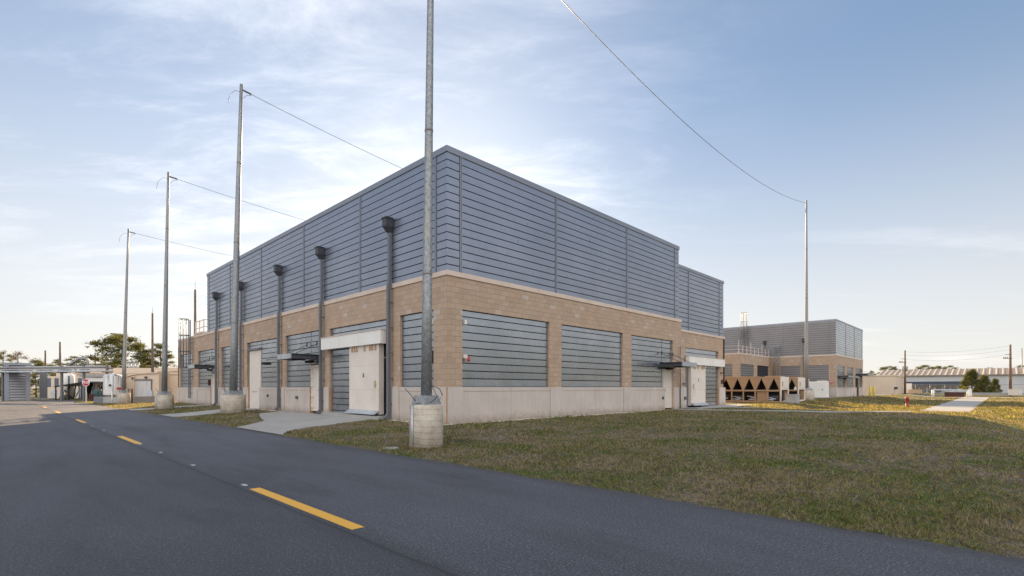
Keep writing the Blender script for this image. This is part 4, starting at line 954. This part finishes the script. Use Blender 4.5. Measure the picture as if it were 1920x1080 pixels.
# fence
def fence():
    T = thing('chain_link_fence', 'chain link fence with steel posts in front of the long shed', 'fence', (138, 0, 0))
    for k in range(22): mb = MB(); y = 5-k*2.6; mb.tube([(0, y, -.1), (0, y, 2.1)], .045, 6); mb.build('post', 'galv', T)
    mb = MB(); mb.tube([(0, 5, 2.0), (0, -50, 2.0)], .03, 5)
    for k in range(0, 280): y = 5-k*.2; mb.tube([(0, y, 0.05), (0, y-.6, 2.0)], .006, 3, caps=False); mb.tube([(0, y-.6, 0.05), (0, y, 2.0)], .006, 3, caps=False)
    mb.build('mesh', 'galv', T)
fence()
# valve assembly, pit, cabinets, walls
p = D(1749, 727, 72); T = thing('backflow_valve', 'white bent pipe with a long horizontal run on the sunlit grass', 'pipe', (p.x, p.y, .05))
mb = MB(); dv = Vector((.5, -.86, 0)); a = Vector((0, 0, 0))
mb.tube([(0, 0, -.1), (0, 0, .95)], .17, 10); mb.build('riser', 'white', T)
mb = MB(); mb.tube([(0, 0, .95), (.8, -3.7, .92)], .12, 8); mb.build('pipe_run', 'steelb', T)
mb = MB(); mb.tube([(.8, -3.7, -.1), (.8, -3.7, .92)], .15, 10); mb.build('riser', 'white', T)
p = D(1771, 727, 76); mb = MB(); mb.box(0, 2.4, -2.2, 0, -.1, .62); mb.box(-.1, 2.5, -2.3, .1, .62, .74, 1); o = mb.build('pit_box', ['brown', 'steelb'], None, (p.x, p.y, .05)); tag(o, 'low dark box with a pale lid behind the bent pipe', 'box')
for px, t, w_, hh, nm, lab, mt in ((1819, 85, .45, 1.05, 'marker_post', 'stubby beige marker post right of the yellow shrub', 'white'), (1903, 92, 1.8, .95, 'transformer_cabinet', 'pale utility cabinet at the foot of the tall utility pole', 'cream'), (1784, 118, .8, .8, 'utility_cabinet', 'small cream cabinet in front of the shed awning', 'cream'), (1716, 112, 2.2, .8, 'crate', 'brown slatted crate at the foot of the near utility pole', 'tanp'), (1702, 116, 1.4, 2.2, 'utility_kiosk', 'pale kiosk just right of the near utility pole', 'white')):
    p = D(px, 727, t); mb = MB(); mb.box(-w_/2, w_/2, -w_/2, w_/2, -.1, hh); mb.box(-w_/2-.05, w_/2+.05, -w_/2-.05, w_/2+.05, hh, hh+.08)
    mb.box(-w_/2-.02, -w_/2, -w_/4, w_/4, .1, hh*.85); tag(mb.build(nm, mt, None, (p.x, p.y, .05)), lab, nm.replace('_', ' '))
mb = MB(); mb.box(-.15, .15, -52, -6.5, -.1, .42); tag(mb.build('low_wall', 'conc', None, (118, 0, .0)), 'long low concrete wall crossing the far right grass', 'wall')

# ======================= left yard
ZL = -.26
def placed(px, t): p = D(px, 727, t); return (p.x, p.y, ZL)
# louvered cabin
T = thing('louvered_cabin', 'grey cabin with horizontal louvers at the left edge of the picture', 'cabin', placed(8, 60)); Fc = Face((0, 0), (1, 0), (0, -1))
mb = MB(); Fc.box(mb, 0, .4, 0, 4.3, -2.5, .05); Fc.box(mb, 1.85, 2.25, 0, 4.3, -2.5, .05); Fc.box(mb, .4, 1.85, 0, 4.3, -2.5, -.1); Fc.box(mb, -.1, 2.35, 4.3, 4.6, -2.6, .1); mb.build('body', 'cap', T)
mb = MB()
for k in range(13): z = .15+k*.32; mb.poly([(.4, -.03, z), (1.85, -.03, z), (1.85, .1, z+.3), (.4, .1, z+.3)])
mb.build('louver', 'clad_far', T)
# pipe rack
T = thing('pipe_rack', 'pipe rack with pale cable tray crossing the yard at the left', 'pipe rack', placed(-20, 61)); 
dv = (Vector(placed(205, 57))-Vector(placed(-20, 61))); Ln = dv.length; T.rotation_euler = (0, 0, math.atan2(dv.y, dv.x))
mb = MB(); mb.box(0, Ln, -.5, .5, 3.42, 3.58); mb.build('cable_tray', 'steelb', T)
for k, (y, z, r) in enumerate(((-.3, 3.92, .10), (.1, 4.05, .07), (.4, 3.78, .09), (-.45, 3.72, .06))): mb = MB(); mb.tube([(0, y, z), (Ln, y, z)], r, 8); mb.build('pipe', 'steelb' if k % 2 else 'galv_top', T)
for k, x in enumerate((2.2, Ln*.62, Ln*.80, Ln-.3)):
    mb = MB(); mb.box(x-.1, x+.1, -.1, .1, 0, 4.12 if k else 3.42); mb.box(x-.08, x+.08, -.6, .6, 3.3, 3.42); mb.build('support', 'gutter', T)
p = placed(80, 66); T = thing('concrete_column', 'broad grey column under the pipe rack beside the cabin', 'column', p); mb = MB(); mb.box(-.3, .45, -.3, .4, 0, 3.6); mb.build('shaft', 'gutter', T); mb = MB(); mb.box(-.5, .65, -.5, .6, -.1, .22); mb.build('footing', 'conc', T)
# bent duct
T = thing('bent_duct', 'large galvanised duct bending over the yard roof', 'duct', placed(117, 62)); T.rotation_euler = (0, 0, math.atan2(RV.y, RV.x))
mb = MB(); mb.tube([(0, 0, 3.8), (1.9, 0, 5.05), (2.15, 0, 5.2), (2.9, 0, 5.2), (3.1, 0, 5.05), (3.15, 0, 3.6)], .17, 10); mb.build('duct', 'galv', T)
for x in (.9, 1.7, 2.4): mb = MB(); mb.box(x-.05, x+.05, -.05, .05, 3.4, 4.9 if x > 1 else 4.3); mb.build('support', 'gutter', T)
# yard building behind, with windows
T = thing('yard_building', 'tan process building with windows behind the pipe rack', 'building', placed(84, 74)); T.rotation_euler = (0, 0, math.atan2(RV.y, RV.x))
mb = MB(); mb.box(0, 9.6, 0, 5, 0, 3.3); mb.box(1.4, 4.4, .3, 5, 3.3, 3.9); mb.build('wall', 'tan2', T)
for k in range(6):
    mb = MB(); mb.box(.3+k*1.15, .9+k*1.15, -.04, 0, 1.7, 3.0); mb.build('window', 'glass', T)
for k in range(4): mb = MB(); mb.box(.9+k*1.3, 1.8+k*1.3, -.05, 0, .1, 1.3); mb.build('louver', 'steelb', T)
# open frame shelter with racks
T = thing('open_shelter', 'dark steel framed shelter full of pipes behind the stop sign', 'shelter', placed(105, 66)); T.rotation_euler = (0, 0, math.atan2(RV.y, RV.x))
mb = MB(); mb.poly([(-.4, -.2, 1.75), (3.6, -.2, 2.35), (3.6, 3, 2.35), (-.4, 3, 1.75)]); mb.box(3.6, 6.3, -.2, 3, 2.3, 2.42); mb.build('roof', 'gutter', T)
R_ = random.Random(4)
for x in (0, 1.6, 3.4, 5.0, 6.2): mb = MB(); mb.box(x-.06, x+.06, -.1, .02, 0, 2.3 if x > 3 else 1.8+x*.15); mb.build('post', 'dark', T)
mb = MB(); mb.box(1.5, 4.2, 2.6, 2.8, 0, 2.3); mb.build('back_panel', 'black', T)
for k in range(22): mb = MB(); x = .1+k*.28; z = R_.uniform(1.0, 2.1); mb.tube([(x, R_.uniform(.2, 1.6), 0), (x, R_.uniform(.2, 1.6), z)], R_.uniform(.04, .1), 7); mb.build('pipe', R_.choice(['galv', 'rust', 'dark', 'steelb', 'tan2']), T)
T = thing('equipment_tank', 'pale upright vessel behind the dark shelter', 'tank', placed(128, 69)); mb = MB(); mb.lathe((0, 0, 0), [(.7, 0), (.7, 3.2), (.5, 3.45), (.1, 3.55)], 16); mb.build('shell', 'white', T)
mb = MB(); mb.box(-.1, .1, -.8, -.7, 0, 3.2); mb.build('sight_glass', 'gutter', T)
# workshop wall behind cylinders
T = thing('workshop', 'low tan workshop with a white beam behind the green gas cylinders', 'building', placed(158, 66)); T.rotation_euler = (0, 0, math.atan2(RV.y, RV.x))
mb = MB(); mb.box(0, 4.4, 1.6, 5, 0, 3.0); mb.build('wall', 'tan2', T); mb = MB(); mb.box(-.2, 4.2, -.1, 5, 2.35, 2.95); mb.build('beam', 'white', T)
mb = MB(); mb.box(-.4, 5.0, -.3, 5.2, 3.0, 3.35); mb.build('roof', 'roofm', T)
mb = MB(); mb.tube([(2.7, 1.5, 0), (2.7, 1.5, 2.4)], .05, 6); mb.build('pipe', 'rust', T)
for k in range(4):
    p = placed(178.5+k*5.2, 61+.5*(k % 2)); mb = MB(); mb.lathe((0, 0, 0), [(.14, 0), (.15, .1), (.15, 1.15), (.08, 1.32), (.04, 1.42)], 12)
    tag(mb.build('gas_cylinder', 'sgreen' if k < 2 else 'dark', None, p), ['leftmost teal gas cylinder by the workshop wall', 'teal gas cylinder second from the left', 'dark gas cylinder third from the left', 'dark gas cylinder nearest the white tank'][k], 'gas cylinder', 'gas cylinders by the workshop')
mb = MB(); mb.box(-.25, .25, -.2, .2, .15, .85); mb.box(-.3, .3, -.25, .25, 0, .15); tag(mb.build('red_drum_cart', 'brown', None, placed(172, 60)), 'small dark red cart left of the gas cylinders', 'cart')
# containment wall + tank
wa = Vector(placed(176, 51)); T = thing('containment_wall', 'low concrete containment wall around the white tank', 'wall', wa); T.rotation_euler = (0, 0, math.atan2(RV.y, RV.x)+.02)
mb = MB(); mb.box(0, 3.6, 0, .2, 0, .66); mb.box(0, .2, .2, 3.8, 0, .66); mb.box(3.4, 3.6, .2, 3.8, 0, .66); mb.box(.2, 3.4, 3.6, 3.8, 0, .66); mb.build('wall', 'conc', T)
mb = MB(); mb.box(-.02, .9, -.02, 0, .02, .64); mb.build('grey_panel', 'gutter', T)
T = thing('storage_tank', 'streaked white upright tank on legs behind the low wall', 'tank', placed(212.5, 53.5))
mb = MB(); mb.lathe((0, 0, .82), [(.83, 0), (.85, .05), (.85, 1.95), (.72, 2.13), (.4, 2.25), (.08, 2.3)], 28); mb.build('shell', 'tank', T)
for a in range(4): mb = MB(); mb.box(.55*math.cos(a*1.57+.6)-.06, .55*math.cos(a*1.57+.6)+.06, .55*math.sin(a*1.57+.6)-.06, .55*math.sin(a*1.57+.6)+.06, 0, .84); mb.build('leg', 'white', T)
mb = MB(); mb.tube([(-.2, -.88, .9), (-.2, -.88, 2.8)], .05, 6); mb.build('pipe', 'white', T)
mb = MB(); mb.box(.18, .6, -.88, -.84, 1.4, 1.62); mb.build('red_sign', 'red', T); mb = MB(); mb.box(-.5, -.3, -.87, -.82, 1.75, 1.95); mb.build('gauge_box', 'dark', T)
# stop sign
sp_ = Vector(placed(161.2, 56)); T = thing('stop_sign', 'red octagonal stop sign on a pale post at the road end', 'road sign', sp_); T.rotation_euler = (0, 0, math.atan2(RV.y, RV.x))
mb = MB(); mb.box(-.035, .035, 0, .05, -.1, 2.5); mb.build('post', 'white', T)
mb = MB(); zc = 2.17; r_ = .43
def octa(mb, r, y, z): mb.poly([(r*math.cos(math.pi/8+k*math.pi/4), y, z+r*math.sin(math.pi/8+k*math.pi/4)) for k in range(8)])
octa(mb, r_, -.01, zc); octa(mb, r_, -.0, zc); 
for k in range(8):
    a, b = math.pi/8+k*math.pi/4, math.pi/8+(k+1)*math.pi/4; mb.poly([(r_*math.cos(a), -.01, zc+r_*math.sin(a)), (r_*math.cos(b), -.01, zc+r_*math.sin(b)), (r_*math.cos(b), 0, zc+r_*math.sin(b)), (r_*math.cos(a), 0, zc+r_*math.sin(a))])
pl = mb.build('sign_plate', 'lett', T)
mb = MB(); octa(mb, .395, -.014, zc); mb.build('red_face', 'red', pl)
tc_ = bpy.data.curves.new('legend', 'FONT'); tc_.body = 'STOP'; tc_.size = .36; tc_.align_x = 'CENTER'; tc_.align_y = 'CENTER'; tc_.extrude = .002; tc_.space_character = 1.0; tc_.offset = .006
to = bpy.data.objects.new('legend_tmp', tc_); C.objects.link(to); bpy.context.view_layer.update()
tm = bpy.data.meshes.new_from_object(to.evaluated_get(bpy.context.evaluated_depsgraph_get())); bpy.data.objects.remove(to); lg_ = bpy.data.objects.new('legend', tm); C.objects.link(lg_); tm.materials.clear(); tm.materials.append(MT['lett'])
lg_.parent = pl; lg_.rotation_euler = (math.pi/2, 0, 0); lg_.location = (0, -.018, zc)
mb = MB(); mb.tube([(0, 0, -.1), (0, 0, 1.3)], .05, 8); tag(mb.build('white_post', 'white', None, placed(210, 50)), 'plain pale post in front of the containment wall', 'post')
# red frame
T = thing('red_frame_rack', 'dark red ladder shaped steel frame right of the pier by the tank', 'frame', placed(241, 49)); T.rotation_euler = (0, 0, math.atan2(RV.y, RV.x))
for x in (0, .34): mb = MB(); mb.box(x-.04, x+.04, -.04, .04, 0, 1.5); mb.build('upright', 'brown', T)
for k in range(8): mb = MB(); mb.box(.04, .30, -.025, .025, .22+k*.17, .26+k*.17); mb.build('rung', 'brown', T)
# tan buildings
T = thing('curved_roof_shed', 'cream shed with curved roof line and large weathered door', 'shed', placed(246, 55)); T.rotation_euler = (0, 0, math.atan2(RV.y, RV.x)+.06)
mb = MB(); pr = [(-1.4, 2.4), (-.8, 2.75), (0, 3.05), (.9, 3.22), (2.9, 3.3)]
mb.poly([(-1.4, 0, 0), (2.9, 0, 0)]+[(x, 0, z) for x, z in reversed(pr)])
for (a, za), (b, zb) in zip(pr[:-1], pr[1:]): mb.poly([(a, -.15, za), (b, -.15, zb), (b, 7, zb), (a, 7, za)]); mb.poly([(a, -.15, za-.12), (b, -.15, zb-.12), (b, -.15, zb), (a, -.15, za)])
mb.poly([(2.9, 0, 0), (2.9, 7, 0), (2.9, 7, 3.3), (2.9, 0, 3.3)]); mb.poly([(-1.4, 0, 0), (-1.4, 7, 0), (-1.4, 7, 2.4), (-1.4, 0, 2.4)]); mb.build('wall', 'tan2', T)
mb = MB(); mb.box(.55, 2.1, -.08, 0, .15, 2.35); o = mb.build('door', 'streakdoor', T)
mb = MB(); mb.box(.45, 2.25, -.14, -.08, 2.38, 2.46); mb.box(.45, 2.25, -.14, -.08, 2.52, 2.56); mb.box(2.14, 2.2, -.12, 0, .2, 2.5); mb.build('door_track', 'gutter', T)
mb = MB(); mb.box(1.9, 2.3, -.2, -.0, .6, 1.3); mb.build('switch_box', 'steelb', T)
for x, z in ((.25, 2.62), (1.6, 2.72)): mb = MB(); mb.box(x-.08, x+.08, -.25, 0, z-.1, z+.1); mb.build('lamp', 'dark', T)
mb = MB(); mb.tube([(.35, -.1, 0), (.35, -.1, 2.9)], .04, 6); mb.build('pipe', 'tan2', T)
T = thing('tan_block', 'plain tan panelled building end beside the main building', 'building', placed(295, 57)); T.rotation_euler = (0, 0, math.atan2(RV.y, RV.x)+.05)
mb = MB(); mb.box(0, 4.5, 0, 8, 0, 3.45); mb.box(-.1, 4.6, -.1, 8, 3.1, 3.2); mb.box(-.12, 4.6, -.12, 8.1, 3.45, 3.6)
for k in range(3): mb.box(.9+k*1.3, .93+k*1.3, -.02, 0, 0, 3.1)
mb.build('wall', 'tan2', T)
T = thing('long_low_building', 'long cream flat roofed building behind the sheds at the left', 'building', placed(163, 78)); T.rotation_euler = (0, 0, math.atan2(RV.y, RV.x))
mb = MB(); mb.box(0, 14, 0, 6, 0, 3.85); mb.box(-.1, 14.1, -.1, 6, 3.3, 3.4); mb.box(-.1, 14.1, -.1, 6.1, 3.85, 4.65); mb.build('wall', 'tan2', T)
for k, x in enumerate((5.9, 6.5, 7.1)): mb = MB(); mb.tube([(x, 1, 4.6), (x, 1, 5.3)], .2, 8); mb.tube([(x, 1, 5.3), (x, 1, 5.5)], .3, 8); mb.build('roof_vent', 'steelb', T)
mb = MB()
for k in range(8): mb.box(11.0+k*.35, 11.2+k*.35, .3, .7, 4.65, 4.85+.2*(k % 3)); 
mb.build('roof_unit', 'white', T)
